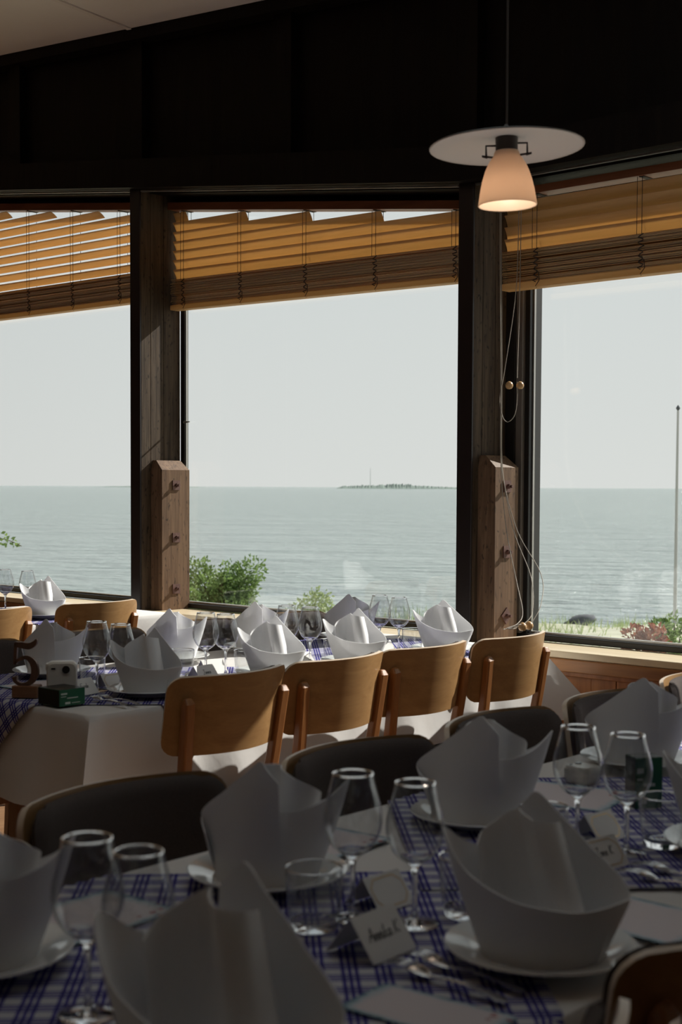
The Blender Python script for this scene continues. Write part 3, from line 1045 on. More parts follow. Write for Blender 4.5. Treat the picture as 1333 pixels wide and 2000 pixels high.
# ================================================================== TABLES, CLOTHS
def cloth_table(u0, u1, v0, v1, tlabel, clabel, drop=0.272, seed=1):
    rnd = random.Random(seed)
    cu, cvv = (u0 + u1) / 2, (v0 + v1) / 2
    a, b = (u1 - u0) / 2, (v1 - v0) / 2
    t = empty('dining_table', cu, cvv, 0)
    tag(t, tlabel, 'table', 'dining tables')
    MB().box(-a + 0.02, a - 0.02, -b + 0.02, b - 0.02, 0.715, 0.742).build('tabletop', M['leg_wood'], t)
    for sx in (-1, 1):
        for sy in (-1, 1):
            MB().bar([(sx * (a - 0.25), sy * (b - 0.16), 0), (sx * (a - 0.25), sy * (b - 0.16), 0.715)], [0.04, 0.055], [0.04, 0.055]).build('leg', M['leg_wood'], t)
    o = empty('x', cu, cvv, 0)
    bpy.data.objects.remove(o)
    # cloth: flat top plus a skirt that hangs in soft folds and flares at the corners
    per = []
    def side(p, q, n):
        for k in range(n):
            s = k / n
            per.append((lerp(p[0], q[0], s), lerp(p[1], q[1], s)))
    nu = int(a * 2 / 0.03)
    nv = int(b * 2 / 0.03)
    side((-a, -b), (a, -b), nu)
    side((a, -b), (a, b), nv)
    side((a, b), (-a, b), nu)
    side((-a, b), (-a, -b), nv)
    n = len(per)
    L = 2 * (2 * a + 2 * b)
    ph = [rnd.uniform(0, 6.28) for _ in range(4)]
    vs, fs = [], []
    levels = [0, 0.006, 0.02, 0.05, 0.10, 0.15, 0.20, 0.25, drop]
    for li, d in enumerate(levels):
        for k, (x, y) in enumerate(per):
            s = k / n * L
            # outward normal
            nx = (-1 if x <= -a + 1e-6 else (1 if x >= a - 1e-6 else 0))
            ny = (-1 if y <= -b + 1e-6 else (1 if y >= b - 1e-6 else 0))
            dc = min(math.hypot(x - sx * a, y - sy * b) for sx in (-1, 1) for sy in (-1, 1))
            fold = 0.5 + 0.5 * math.sin(s * 17 + ph[0] + 0.6 * math.sin(s * 5 + ph[1]))
            fold = 0.7 * fold + 0.3 * (0.5 + 0.5 * math.sin(s * 31 + ph[2]))
            amp = 0.03 * (d / drop) ** 1.2
            out = 0.004 + amp * fold + 0.02 * d / drop
            if li == 0:
                out = 0
            flare = 0.15 * (d / drop) * math.exp(-(dc / 0.07) ** 2) if d else 0
            if nx and ny:
                f2 = out * 0.7 + flare
                px, py = x + nx * f2, y + ny * f2
            else:
                # pull the cloth beside a corner towards that corner fold
                px, py = x + nx * out, y + ny * out
            z = 0.75 - d
            if li == 0:
                px, py = x * 0.997, y * 0.997
            if li == 1:
                px, py = x + nx * 0.002, y + ny * 0.002
                z = 0.7475
            vs.append((px, py, z))
    for li in range(len(levels) - 1):
        for k in range(n):
            k2 = (k + 1) % n
            fs.append((li * n + k, (li + 1) * n + k, (li + 1) * n + k2, li * n + k2))
    fs.append(tuple(range(n)))
    m = MB().add(vs, fs)
    c = m.build('tablecloth', M['tablecloth'], None, smooth=60)
    room(c, cu, cvv, 0)
    tag(c, clabel, 'tablecloth', 'white tablecloths')
    return (u0, u1, v0, v1)

T1 = cloth_table(0.15, 4.25, 0.875, 1.725, 'front dining table, hidden under its white cloth and checked squares', 'white tablecloth on the front table under the blurred place settings', seed=3)
T2 = cloth_table(2.30, 4.46, 2.98, 3.83, 'middle dining table, hidden under its long white cloth', 'white tablecloth on the middle table hanging down behind the wooden chairs', seed=5)
T3 = cloth_table(2.9, 4.46, 5.12, 5.97, 'far left dining table, hidden under its white cloth', 'white tablecloth on the far left table, behind the left post', seed=8)

def check_square(T, cu, cvv, label, half=0.57, lift=0.003):
    """checked square laid corner-wise over the table, its corners hanging over the edges"""
    u0, u1, v0, v1 = T
    n = 44
    side = half * math.sqrt(2)
    vs, uvs, fs = [], [], []
    for i in range(n + 1):
        for j in range(n + 1):
            p, q = (i / n - 0.5) * side, (j / n - 0.5) * side
            x, y = (p - q) / math.sqrt(2), (p + q) / math.sqrt(2)
            U, V = cu + x, cvv + y
            z = 0.75 + lift
            for lo, hi, ax in ((u0, u1, 0), (v0, v1, 1)):
                c = U if ax == 0 else V
                over = max(lo - c, c - hi, 0)
                if over > 0:
                    sgn = -1 if c < lo else 1
                    edge = lo if c < lo else hi
                    off = 0.008 + 0.10 * over * 0.9 + 0.012 * min(1, over / 0.05)
                    c2 = edge + sgn * off * min(1, over / 0.012)
                    z = min(z, 0.75 + lift - max(0, over - 0.004))
                    if ax == 0:
                        U = c2
                    else:
                        V = c2
            vs.append((U - cu, V - cvv, z - 0.75))
            uvs.append((p, q))
    for i in range(n):
        for j in range(n):
            a = i * (n + 1) + j
            fs.append((a, a + n + 1, a + n + 2, a + 1))
    m = MB().add(vs, fs)
    o = m.build('checked_cloth', M['check'], None, smooth=70)
    uvl = o.data.uv_layers.new(name='flat')
    for lp in o.data.loops:
        uvl.data[lp.index].uv = uvs[lp.vertex_index]
    room(o, cu, cvv, 0.75)
    md = o.modifiers.new('thick', 'SOLIDIFY')
    md.thickness = 0.0012
    md.offset = 1.0
    return tag(o, label, 'table cover', 'blue checked squares laid on the tables')
check_square(T1, 1.22, 1.30, 'blue checked cloth square under the bottom centre name cards and forks')
check_square(T1, 2.20, 1.30, 'blue checked cloth square under the right pair of front wine glasses', lift=0.0055)
check_square(T1, 3.18, 1.30, 'blue checked cloth square at the far right end of the front table', lift=0.003)
check_square(T2, 2.69, 3.405, 'blue checked cloth square whose corner hangs below the wooden number five')
check_square(T2, 3.92, 3.405, 'blue checked cloth square at the window end of the middle table')
check_square(T3, 3.80, 5.545, 'blue checked cloth square on the far left table')

TZ = 0.7565      # top of cloth plus check

# ================================================================== TABLEWARE
# ---- folded napkin
def fold_layer(mb, rim, base_deg, base_r, bulge, thick=0.0022, nz=9, z0=0.002):
    top = catmull(rim, 7)
    # sharpen the marked points by keeping control points on the polyline
    n = len(top)
    spans = len(rim) - 1
    degs = []
    for i in range(spans):
        for k in range(7):
            degs.append(lerp(base_deg[i], base_deg[i + 1], k / 7))
    degs.append(base_deg[-1])
    rows = []
    for j in range(nz):
        t = j / (nz - 1)
        r = []
        for i in range(n):
            a = math.radians(degs[i])
            bx, by = base_r * math.cos(a), base_r * math.sin(a)
            p = top[i]
            x, y = lerp(bx, p.x, t), lerp(by, p.y, t)
            rr = math.hypot(x, y) or 1
            k = bulge * math.sin(PI * t)
            x += x / rr * k
            y += y / rr * k
            r.append((x, y, lerp(z0, p.z, t)))
        rows.append(r)
    mb.sheet(rows, thick)
def make_napkin():
    root = bpy.data.objects.new('folded_napkin', None)
    COL.objects.link(root)
    # outer wrap: low at the back where it tucks behind the panel, a sharp tip at the left, low front, corner at the right
    m = MB()
    fold_layer(m, [(0.015, 0.060, 0.120), (-0.03, 0.068, 0.124), (-0.075, 0.058, 0.130), (-0.110, 0.034, 0.146), (-0.138, 0.0, 0.172), (-0.106, -0.055, 0.130), (-0.05, -0.094, 0.103), (0.0, -0.104, 0.093), (0.06, -0.091, 0.087), (0.120, -0.035, 0.092), (0.10, 0.03, 0.075)],
               [82, 108, 135, 158, 180, 212, 243, 270, 303, 342, 380], 0.083, 0.003)
    m.build('outer_wrap', M['napkin'], root, smooth=35)
    # back panel: flat, rising from the right corner to the peak, ending in a free upright edge
    m = MB()
    fold_layer(m, [(0.085, -0.062, 0.05), (0.121, -0.022, 0.095), (0.066, 0.028, 0.148), (0.024, 0.058, 0.184), (-0.006, 0.082, 0.209), (-0.022, 0.093, 0.196), (-0.040, 0.098, 0.178)],
               [-34, -12, 30, 62, 92, 106, 119], 0.088, 0.0)
    m.build('back_panel', M['napkin'], root, smooth=35)
    # the wide tongue standing inside, its right side rolled into a ridge
    m = MB()
    top = catmull([(-0.092, 0.004, 0.146), (-0.086, 0.034, 0.160), (-0.058, 0.058, 0.178), (-0.034, 0.050, 0.191), (-0.026, 0.020, 0.192), (-0.010, -0.006, 0.188), (0.014, -0.004, 0.184), (0.024, 0.022, 0.180)], 5)
    bot = catmull([(-0.078, -0.004, 0.02), (-0.072, 0.022, 0.02), (-0.045, 0.030, 0.025), (0.000, -0.012, 0.035), (0.014, -0.050, 0.04), (0.034, -0.076, 0.045), (0.060, -0.070, 0.04), (0.068, -0.036, 0.035)], 5)
    rows = []
    for jj in range(12):
        t = jj / 11
        e = t ** 0.9
        rows.append([a.lerp(b, e) for a, b in zip(bot, top)])
    m.sheet(rows, 0.002)
    m.build('rolled_tongue', M['napkin'], root, smooth=50)
    return root
napkin0 = make_napkin()
plate_prof = [(0.001, 0.004), (0.062, 0.004), (0.066, 0.000), (0.070, 0.004), (0.084, 0.009), (0.105, 0.017), (0.124, 0.0205), (0.1255, 0.0225), (0.124, 0.0240), (0.104, 0.0205), (0.086, 0.0135), (0.076, 0.0105), (0.001, 0.0100)]
plate0 = MB().lathe(plate_prof, 56).build('side_plate', M['porcelain'], None, smooth=40)
pfirst = [True]
def setting(u, v, rotw, nlabel, plabel, grp, sc=None):
    if sc is None:
        sc = 0.92 if 'front' in grp else 0.86
    global napkin0
    if pfirst[0]:
        nk, pt = napkin0, plate0
    else:
        nk, pt = copy_tree(napkin0), copy_tree(plate0)
    pfirst[0] = False
    pt.location = W(u, v, TZ)
    tag(pt, plabel, 'plate', 'white plates at the place settings')
    nk.location = W(u, v, TZ + 0.0105)
    nk.rotation_euler = (0, 0, math.radians(rotw))
    nk.scale = (sc, sc, sc)
    tag(nk, nlabel, 'napkin', grp)
gF = 'folded napkins on the front table'
gM = 'folded napkins on the middle table'
setting(1.495, 0.993, -8, 'large white folded napkin at lower right, with a rolled tongue inside', 'white plate under the large lower right napkin', gF, 0.92)
setting(0.93, 0.985, -12, 'blurred white folded napkin at the bottom edge, nearest the viewer', 'white plate under the blurred napkin at the bottom edge', gF, 1.0)
setting(2.17, 1.045, -6, 'white folded napkin cut off by the right edge, only its tip in view', 'white plate cut off by the right edge, next to two forks', gF)
setting(1.503, 1.503, 170, 'white folded napkin standing between the left and middle front glasses', 'white plate in front of the large dark chair', gF)
setting(0.985, 1.515, 186, 'white folded napkin cut off by the left edge on the front table', 'white plate at the left edge under a cut off napkin', gF)
setting(2.035, 1.49, 172, 'tall white folded napkin right of centre, in front of a dark chair', 'white plate under the tall napkin right of centre', gF, 0.95)
setting(2.70, 1.545, 172, 'white folded napkin at the right, before the sunlit grey chair', 'white plate under the napkin before the sunlit grey chair', gF, 0.93)
setting(2.63, 3.125, -10, 'shaded white napkin on the middle table with a fork and name card before it', 'white plate under the shaded napkin left of the wooden chairs', gM)
setting(3.155, 3.13, -6, 'sunlit white napkin behind the nearest wooden chair', 'white plate under the sunlit napkin behind the nearest wooden chair', gM)
setting(3.56, 3.13, -9, 'sunlit white napkin behind the second wooden chair', 'white plate under the sunlit napkin behind the second wooden chair', gM)
setting(4.06, 3.135, -4, 'sunlit white napkin just left of the right post', 'white plate under the napkin left of the right post', gM)
setting(2.68, 3.67, 174, 'shaded white napkin behind the wooden number five', 'white plate under the napkin behind the wooden number five', gM)
setting(3.20, 3.67, 171, 'white napkin with a pointed fold at the foot of the left post block', 'white plate under the napkin below the left post block', gM)
setting(3.62, 3.68, 173, 'white napkin below the bush, behind the second pair of sunlit glasses', 'white plate under the napkin below the bush', gM)
setting(4.13, 3.67, 172, 'white napkin highest at the window end, left of the last pair of glasses', 'white plate under the napkin at the window end', gM)
setting(3.84, 5.31, -6, 'white folded napkin on the far left table', 'white plate on the far left table', 'folded napkins on the far left table')

# ---- wine glasses
def make_wine(h, rim_r, max_r, name):
    root = bpy.data.objects.new(name, None)
    COL.objects.link(root)
    zs = 0.088 * h / 0.208            # stem top
    # outer bowl profile
    def bowl(t):
        """t 0..1 from the stem to the rim"""
        tab = [(0, 0.006), (0.04, 0.016), (0.10, 0.026), (0.2, 0.0345), (0.32, max_r * 0.962), (0.44, max_r), (0.56, max_r * 0.985), (0.72, lerp(max_r, rim_r, 0.38)), (0.86, lerp(max_r, rim_r, 0.70)), (1.0, rim_r)]
        return plin(tab, t)
    N = 26
    outer = [(bowl(i / N), zs + (h - zs) * i / N) for i in range(N + 1)]
    sm = []
    for i, (r, z) in enumerate(outer):
        a = outer[max(0, i - 1)][0]
        b = outer[min(N, i + 1)][0]
        sm.append(((a + 2 * r + b) / 4, z))
    inn = [(max(0.0008, r - 0.0011), z + (0.006 if i == 0 else max(0.0, 0.006 - i * 0.0022))) for i, (r, z) in enumerate(sm)]
    top = (sm[-1][0] - 0.0005, sm[-1][1] + 0.0007)
    MB().lathe(sm[1:] + [top] + inn[:0:-1], 48, caps=False).build('bowl', M['bowl_glass'], root, smooth=60)
    # rim bead, stem with the solid bottom of the bowl, foot
    MB().lathe([(sm[-1][0] - 0.0017, h - 0.0012), (sm[-1][0] - 0.0016, h + 0.0010), (sm[-1][0] - 0.0005, h + 0.0019), (sm[-1][0] + 0.0006, h + 0.0010), (sm[-1][0] + 0.0007, h - 0.0012)], 48, caps=False).build('rim', M['solid_glass'], root, smooth=80)
    st = [(0.008, 0.004), (0.0052, 0.010), (0.0040, 0.022), (0.0036, 0.05), (0.0042, zs - 0.014), (0.0062, zs - 0.004), (0.0125, zs + 0.0035), (0.0195, zs + 0.0085), (0.0215, zs + 0.0115), (0.012, zs + 0.0085), (0.002, zs + 0.0075)]
    MB().lathe(st, 24).build('stem', M['solid_glass'], root, smooth=70)
    MB().lathe([(0.0335, 0.0), (0.0345, 0.0012), (0.033, 0.0024), (0.020, 0.0040), (0.008, 0.006)], 40).build('foot', M['solid_glass'], root, smooth=70)
    return root
wineL = make_wine(0.207, 0.0285, 0.0425, 'wine_glass')
wineS = make_wine(0.200, 0.0280, 0.0415, 'wine_glass')
wfirst = {0: True, 1: True}
def wine(kind, u, v, label, grp):
    src = (wineL, wineS)[kind]
    o = src if wfirst[kind] else copy_tree(src)
    wfirst[kind] = False
    o.location = W(u, v, TZ)
    o.rotation_euler = (0, 0, random.uniform(0, 6))
    return tag(o, label, 'wine glass', grp)
gw = 'wine glasses on the front table'
WINE1 = [(0, 0.978, 1.273, 'taller wine glass of the left pair on the front table'),
         (1, 0.997, 1.2045, 'shorter wine glass of the left pair on the front table'),
         (0, 1.458, 1.288, 'taller wine glass of the middle pair on the front table'),
         (1, 1.496, 1.205, 'shorter wine glass of the middle pair on the front table'),
         (0, 2.006, 1.261, 'taller wine glass of the right pair on the front table'),
         (1, 2.033, 1.181, 'shorter wine glass of the right pair, with the green box seen through it')]
for k, u, v, lb in WINE1:
    wine(k, u, v, lb, gw)
gw = 'wine glasses on the middle table'
WINE2 = [(0, 2.575, 3.302, 'left glass of the shaded pair on the middle table'),
         (1, 2.620, 3.245, 'right glass of the shaded pair on the middle table'),
         (0, 3.00, 3.285, 'left glass of the pair below the bush'),
         (1, 3.066, 3.262, 'right glass of the pair below the bush'),
         (0, 3.378, 3.290, 'left glass of the pair above the second wooden chair'),
         (1, 3.444, 3.242, 'right glass of the pair above the second wooden chair'),
         (0, 3.945, 3.355, 'left glass of the pair standing against the sea'),
         (1, 3.988, 3.296, 'right glass of the pair standing against the sea')]
for k, u, v, lb in WINE2:
    wine(k, u, v, lb, gw)
wine(0, 3.87, 5.67, 'left wine glass on the far left table', 'wine glasses on the far left table')
wine(1, 3.95, 5.60, 'right wine glass on the far left table', 'wine glasses on the far left table')

# ---- tumblers
def make_tumbler():
    root = bpy.data.objects.new('water_glass', None)
    COL.objects.link(root)
    out = [(0.0335, 0.012), (0.0365, 0.025), (0.0390, 0.045), (0.0402, 0.065), (0.0405, 0.085)]
    inn = [(r - 0.0016, z) for r, z in out[::-1]]
    MB().lathe(out + [(0.0397, 0.0862)] + inn, 44, caps=False).build('side', M['bowl_glass'], root, smooth=60)
    MB().lathe([(0.0300, 0.0), (0.0325, 0.003), (0.0337, 0.0118), (0.0315, 0.0122), (0.020, 0.0095), (0.001, 0.0090)], 44).build('base', M['solid_glass'], root, smooth=60)
    MB().lathe([(0.0388, 0.0848), (0.0391, 0.0866), (0.0400, 0.0871), (0.0407, 0.0864), (0.0406, 0.0848)], 44, caps=False).build('rim', M['solid_glass'], root, smooth=80)
    return root
tum0 = make_tumbler()
tf = [True]
def tumbler(u, v, label, grp):
    o = tum0 if tf[0] else copy_tree(tum0)
    tf[0] = False
    o.location = W(u, v, TZ)
    return tag(o, label, 'glass', grp)
gt = 'water glasses on the front table'
for u, v, lb in ((1.385, 1.295, 'short water glass left of the middle pair of front wine glasses'),
                 (1.578, 1.175, 'short water glass behind the large lower right napkin'),
                 (1.915, 1.268, 'short water glass before the right pair of front wine glasses'),
                 (2.117, 1.16, 'short water glass at the right, beside the gold edged name card'),
                 (2.64, 1.29, 'short water glass furthest right on the front table')):
    tumbler(u, v, lb, gt)
gt = 'water glasses on the middle table'
for u, v, lb in ((2.63, 3.395, 'short water glass behind the white instant camera'),
                 (2.96, 3.355, 'short water glass left of the pair below the bush'),
                 (3.10, 3.20, 'short water glass right of the pair below the bush'),
                 (3.53, 3.205, 'short water glass behind the second wooden chair'),
                 (4.00, 3.24, 'short water glass beside the pair standing against the sea')):
    tumbler(u, v, lb, gt)

# ---- forks
def make_fork():
    root = bpy.data.objects.new('fork', None)
    COL.objects.link(root)
    # x along the fork from the tines (x=0) to the handle end (x=0.195)
    m = MB()
    zc = lambda x: 0.004 + 0.013 * math.sin(min(1, x / 0.075) * PI) * 0.55 + (0.006 * math.sin(max(0, (x - 0.07)) / 0.12 * PI) if x < 0.19 else 0)
    xs = [0.046, 0.052, 0.06, 0.068, 0.074, 0.085, 0.105, 0.135, 0.165, 0.185, 0.193]
    hw = [0.0125, 0.0127, 0.0118, 0.0085, 0.0045, 0.0032, 0.0032, 0.0045, 0.0066, 0.0076, 0.0050]
    rows = [[(x, -w, zc(x)), (x, -w * 0.4, zc(x) + 0.0008), (x, w * 0.4, zc(x) + 0.0008), (x, w, zc(x))] for x, w in zip(xs, hw)]
    m.sheet(rows, 0.0018)
    m.build('handle', M['steel'], root, smooth=60)
    m = MB()
    for k in range(4):
        y = (-1.5 + k) * 0.0068
        pts = [(x, y * (1 if x > 0.01 else 0.96), 0.0045 + 0.013 * math.sin(min(1, x / 0.075) * PI) * 0.55) for x in (0.0, 0.012, 0.024, 0.036, 0.048)]
        m.bar(pts, [0.0015, 0.0022, 0.0026, 0.0028, 0.0030], 0.0018, side=Vector((0, 1, 0)))
    m.build('tines', M['steel'], root, smooth=40)
    return root
fork0 = make_fork()
ff = [True]
def fork(u, v, rot, label, grp='forks at the place settings'):
    o = fork0 if ff[0] else copy_tree(fork0)
    ff[0] = False
    room(o, u, v, TZ + 0.001, rot)
    return tag(o, label, 'fork', grp)
fork(1.338, 1.125, -92, 'left fork of the pair below the front centre name card')
fork(1.380, 1.128, -92, 'right fork of the pair below the front centre name card')
fork(1.910, 1.128, -90, 'left fork of the pair beside the gold edged name card')
fork(1.962, 1.132, -90, 'right fork of the pair beside the gold edged name card')
fork(2.450, 3.192, -92, 'left fork lying on the middle table near its front corner')
fork(2.480, 3.187, -90, 'right fork lying on the middle table near its front corner')
fork(2.965, 3.18, -86, 'fork in the sun behind the nearest wooden chair')

# ---- name cards (folded tents) with handwriting
STROKES = {
    'A': ([[(0, 0), (.25, .5), (.42, 1), (.5, .5), (.6, 0)], [(.12, .35), (.58, .4)]], .7),
    'n': ([[(0, .45), (.06, 0), (.12, .3), (.22, .46), (.3, .4), (.32, .1), (.42, 0)]], .45),
    'i': ([[(0, .45), (.04, .05), (.16, 0)], [(.03, .66), (.05, .7)]], .22),
    'k': ([[(.1, 1), (.02, 0)], [(.32, .46), (.06, .22), (.34, 0), (.42, .05)]], .44),
    'a': ([[(.32, .42), (.16, .48), (.02, .22), (.1, 0), (.26, .12), (.34, .46), (.34, .08), (.46, 0)]], .48),
    'K': ([[(.1, 1), (0, 0)], [(.5, .95), (.08, .45), (.5, 0)]], .6),
    'J': ([[(.1, 1), (.55, 1)], [(.38, 1), (.36, .1), (.2, -.1), (0, .1)]], .6),
    'o': ([[(.18, .46), (.02, .25), (.12, 0), (.32, .15), (.28, .42), (.18, .46), (.4, .4)]], .42),
    'F': ([[(.1, 1), (0, 0)], [(.08, 1), (.55, 1.02)], [(.05, .52), (.4, .55)]], .55),
    'r': ([[(0, .45), (.03, 0), (.06, .3), (.2, .46)]], .26),
    'e': ([[(.04, .22), (.3, .28), (.2, .46), (.03, .3), (.1, .02), (.36, .08)]], .4),
    'd': ([[(.3, .42), (.1, .42), (.04, .1), (.2, 0), (.34, .3), (.42, 1), (.36, .05), (.48, 0)]], .5),
    ' ': ([], .35)}
def writing(text, size):
    """list of 2-D ribbons"""
    quads = []
    x = 0
    for ch in text:
        sts, adv = STROKES[ch]
        for st in sts:
            pts = catmull([(p[0], p[1], 0) for p in st], 4) if len(st) > 2 else [Vector((p[0], p[1], 0)) for p in st]
            for a, b in zip(pts, pts[1:]):
                d = (b - a)
                if d.length < 1e-6:
                    continue
                nrm = Vector((-d.y, d.x, 0)).normalized() * 0.05
                e = d.normalized() * 0.02
                quads.append([(x + q.x + 0.22 * q.y, q.y) for q in (a - nrm - e, b - nrm + e, b + nrm + e, a + nrm - e)])
        x += adv
    return [[(px * size, py * size) for px, py in q] for q in quads], x * size
def name_card(u, v, rot, label, text=None, gold=False, w=0.088, h=0.056, lean=38):
    """tent standing on its two long edges; the written face looks along local -y"""
    root = empty('name_card', u, v, TZ + 0.0005, rot)
    tag(root, label, 'name card', 'name cards on the tables')
    a = math.radians(lean)
    dy, dz = h * math.sin(a), h * math.cos(a)
    m = MB()
    for s in (-1, 1):
        rows = [[(-w / 2, s * dy, 0), (w / 2, s * dy, 0)], [(-w / 2, s * 0.0003, dz), (w / 2, s * 0.0003, dz)]]
        m.sheet(rows, 0.0006, flip=(s > 0))
    m.build('card', M['card'], root)
    def P(x, t, off):       # point on the front face, t = metres up the slope
        return (x, -dy + t * math.sin(a) - off * math.cos(a), t * math.cos(a) + off * math.sin(a))
    if gold:
        m = MB()
        mg, lw, c = 0.006, 0.0017, 0.012
        x0, x1, y0, y1 = -w / 2 + mg, w / 2 - mg, mg, h - mg
        ol = [(x0 + c, y0), (x1 - c, y0), (x1, y0 + c), (x1, y1 - c), (x1 - c, y1), (x0 + c, y1), (x0, y1 - c), (x0, y0 + c)]
        for (ax, ay), (bx, by) in zip(ol, ol[1:] + ol[:1]):
            d = Vector((bx - ax, by - ay, 0)).normalized()
            q = Vector((-d.y, d.x, 0)) * lw / 2
            m.add([P(ax - q.x, ay - q.y, 0.0011), P(bx - q.x, by - q.y, 0.0011), P(bx + q.x, by + q.y, 0.0011), P(ax + q.x, ay + q.y, 0.0011)], [(0, 1, 2, 3)])
        m.build('gold_border', M['gold'], root)
    if text:
        m = MB()
        qs, wid = writing(text, h * 0.27)
        k = min(1.0, w * 0.72 / wid)
        for q in qs:
            m.add([P(px * k - wid * k / 2, h * 0.42 + py * k, 0.0011) for px, py in q], [(0, 1, 2, 3)])
        m.build('handwriting', M['ink'], root)
    return root
name_card(1.372, 1.178, 2, 'name card in front of the lower centre forks, with black handwriting', 'Annika K', w=0.092, h=0.066)
name_card(1.535, 1.302, 0, 'gold edged blank name card behind the stem of a middle wine glass', None, True, w=0.08)
name_card(1.935, 1.180, -8, 'gold edged name card at the right, beside the large napkin', 'Jone K', True)
name_card(2.088, 1.272, -2, 'blank name card behind the stem of the shorter right wine glass', None, True, w=0.08)
name_card(2.50, 3.285, 6, 'shaded name card before the napkin on the middle table', 'Frode', False)
name_card(2.64, 3.315, 2, 'outlined name card between the shaded pair of glasses', None, True)
name_card(2.96, 3.255, 5, 'sunlit name card behind the nearest wooden chair', 'Jonna', False)
name_card(3.08, 3.345, -4, 'blank sunlit name card under the pair below the bush', None, False)
name_card(3.42, 3.26, 8, 'sunlit name card under the pair above the second wooden chair', None, False)
name_card(3.90, 3.30, 4, 'sunlit name card at the window end of the middle table', None, False)

# ---- printed menu sheets
def menu(u, v, rot, w, d, label):
    m = MB()
    r = 0.012
    ol = []
    for cx, cy, a0 in ((w / 2 - r, d / 2 - r, 0), (-w / 2 + r, d / 2 - r, 90), (-w / 2 + r, -d / 2 + r, 180), (w / 2 - r, -d / 2 + r, 270)):
        for k in range(5):
            an = math.radians(a0 + 90 * k / 4)
            ol.append((cx + r * math.cos(an), cy + r * math.sin(an)))
    m.prism(ol, 0, 0.0007)
    o = m.build('menu_sheet', M['menu'], None)
    room(o, u, v, TZ + 0.0008, rot)
    tag(o, label, 'menu', 'printed menu sheets on the front table')
menu(2.33, 1.50, 12, 0.20, 0.24, 'pale menu sheet with blue rim and red spots behind the right pair of glasses')
menu(1.735, 0.985, 0, 0.16, 0.20, 'pale menu sheet with a teal edge right of the large lower right napkin')
menu(1.20, 1.565, 3, 0.22, 0.16, 'pale menu sheet behind the left pair of front wine glasses')
menu(1.735, 1.60, 5, 0.19, 0.16, 'pale menu sheet behind the middle pair of front wine glasses')
menu(1.25, 0.985, 6, 0.10, 0.19, 'pale menu sheet under the forks at the bottom centre')
menu(2.52, 3.52, 4, 0.20, 0.16, 'pale menu sheet beside the wooden number five')

# ---- wooden number five
nf = bpy.data.objects.new('table_number', None)
COL.objects.link(nf)
nf.location = W(2.355, 3.345, TZ)
nf.scale = (1.12, 1.12, 1.12)
nf.rotation_euler = (0, 0, math.radians(-6))
tag(nf, 'brown wooden number 5 standing on a small block', 'table number')
MB().box(-0.034, 0.034, -0.022, 0.022, 0.0, 0.032).build('base', M['number_base'], nf, bevel=0.003)
def ribbon(path, widths):
    P = catmull([(x, y, 0) for x, y in path], 6)
    Wd = []
    for i in range(len(path) - 1):
        for k in range(6):
            Wd.append(lerp(widths[i], widths[i + 1], k / 6))
    Wd.append(widths[-1])
    l, r = [], []
    for i, p in enumerate(P):
        t = (P[min(i + 1, len(P) - 1)] - P[max(i - 1, 0)]).normalized()
        n = Vector((-t.y, t.x, 0))
        l.append(p + n * Wd[i] / 2)
        r.append(p - n * Wd[i] / 2)
    return l, r
m = MB()
def slab(l, r, y0=-0.006, y1=0.006):
    rows = [[(a.x, y0, a.y + 0.031), (b.x, y0, b.y + 0.031)] for a, b in zip(l, r)]
    m.sheet(rows, y1 - y0)
slab(*ribbon([(-0.028, 0.024), (-0.024, 0.011), (-0.008, 0.004), (0.014, 0.010), (0.026, 0.032), (0.023, 0.058), (0.006, 0.074), (-0.016, 0.068), (-0.027, 0.058)], [0.014, 0.009, 0.008, 0.013, 0.019, 0.018, 0.011, 0.008, 0.006]))
slab(*ribbon([(-0.026, 0.056), (-0.025, 0.08), (-0.023, 0.112)], [0.008, 0.008, 0.009]))
slab(*ribbon([(-0.026, 0.108), (-0.008, 0.106), (0.012, 0.104), (0.026, 0.112), (0.031, 0.122)], [0.012, 0.016, 0.017, 0.012, 0.004]))
m.build('numeral', M['number'], nf)

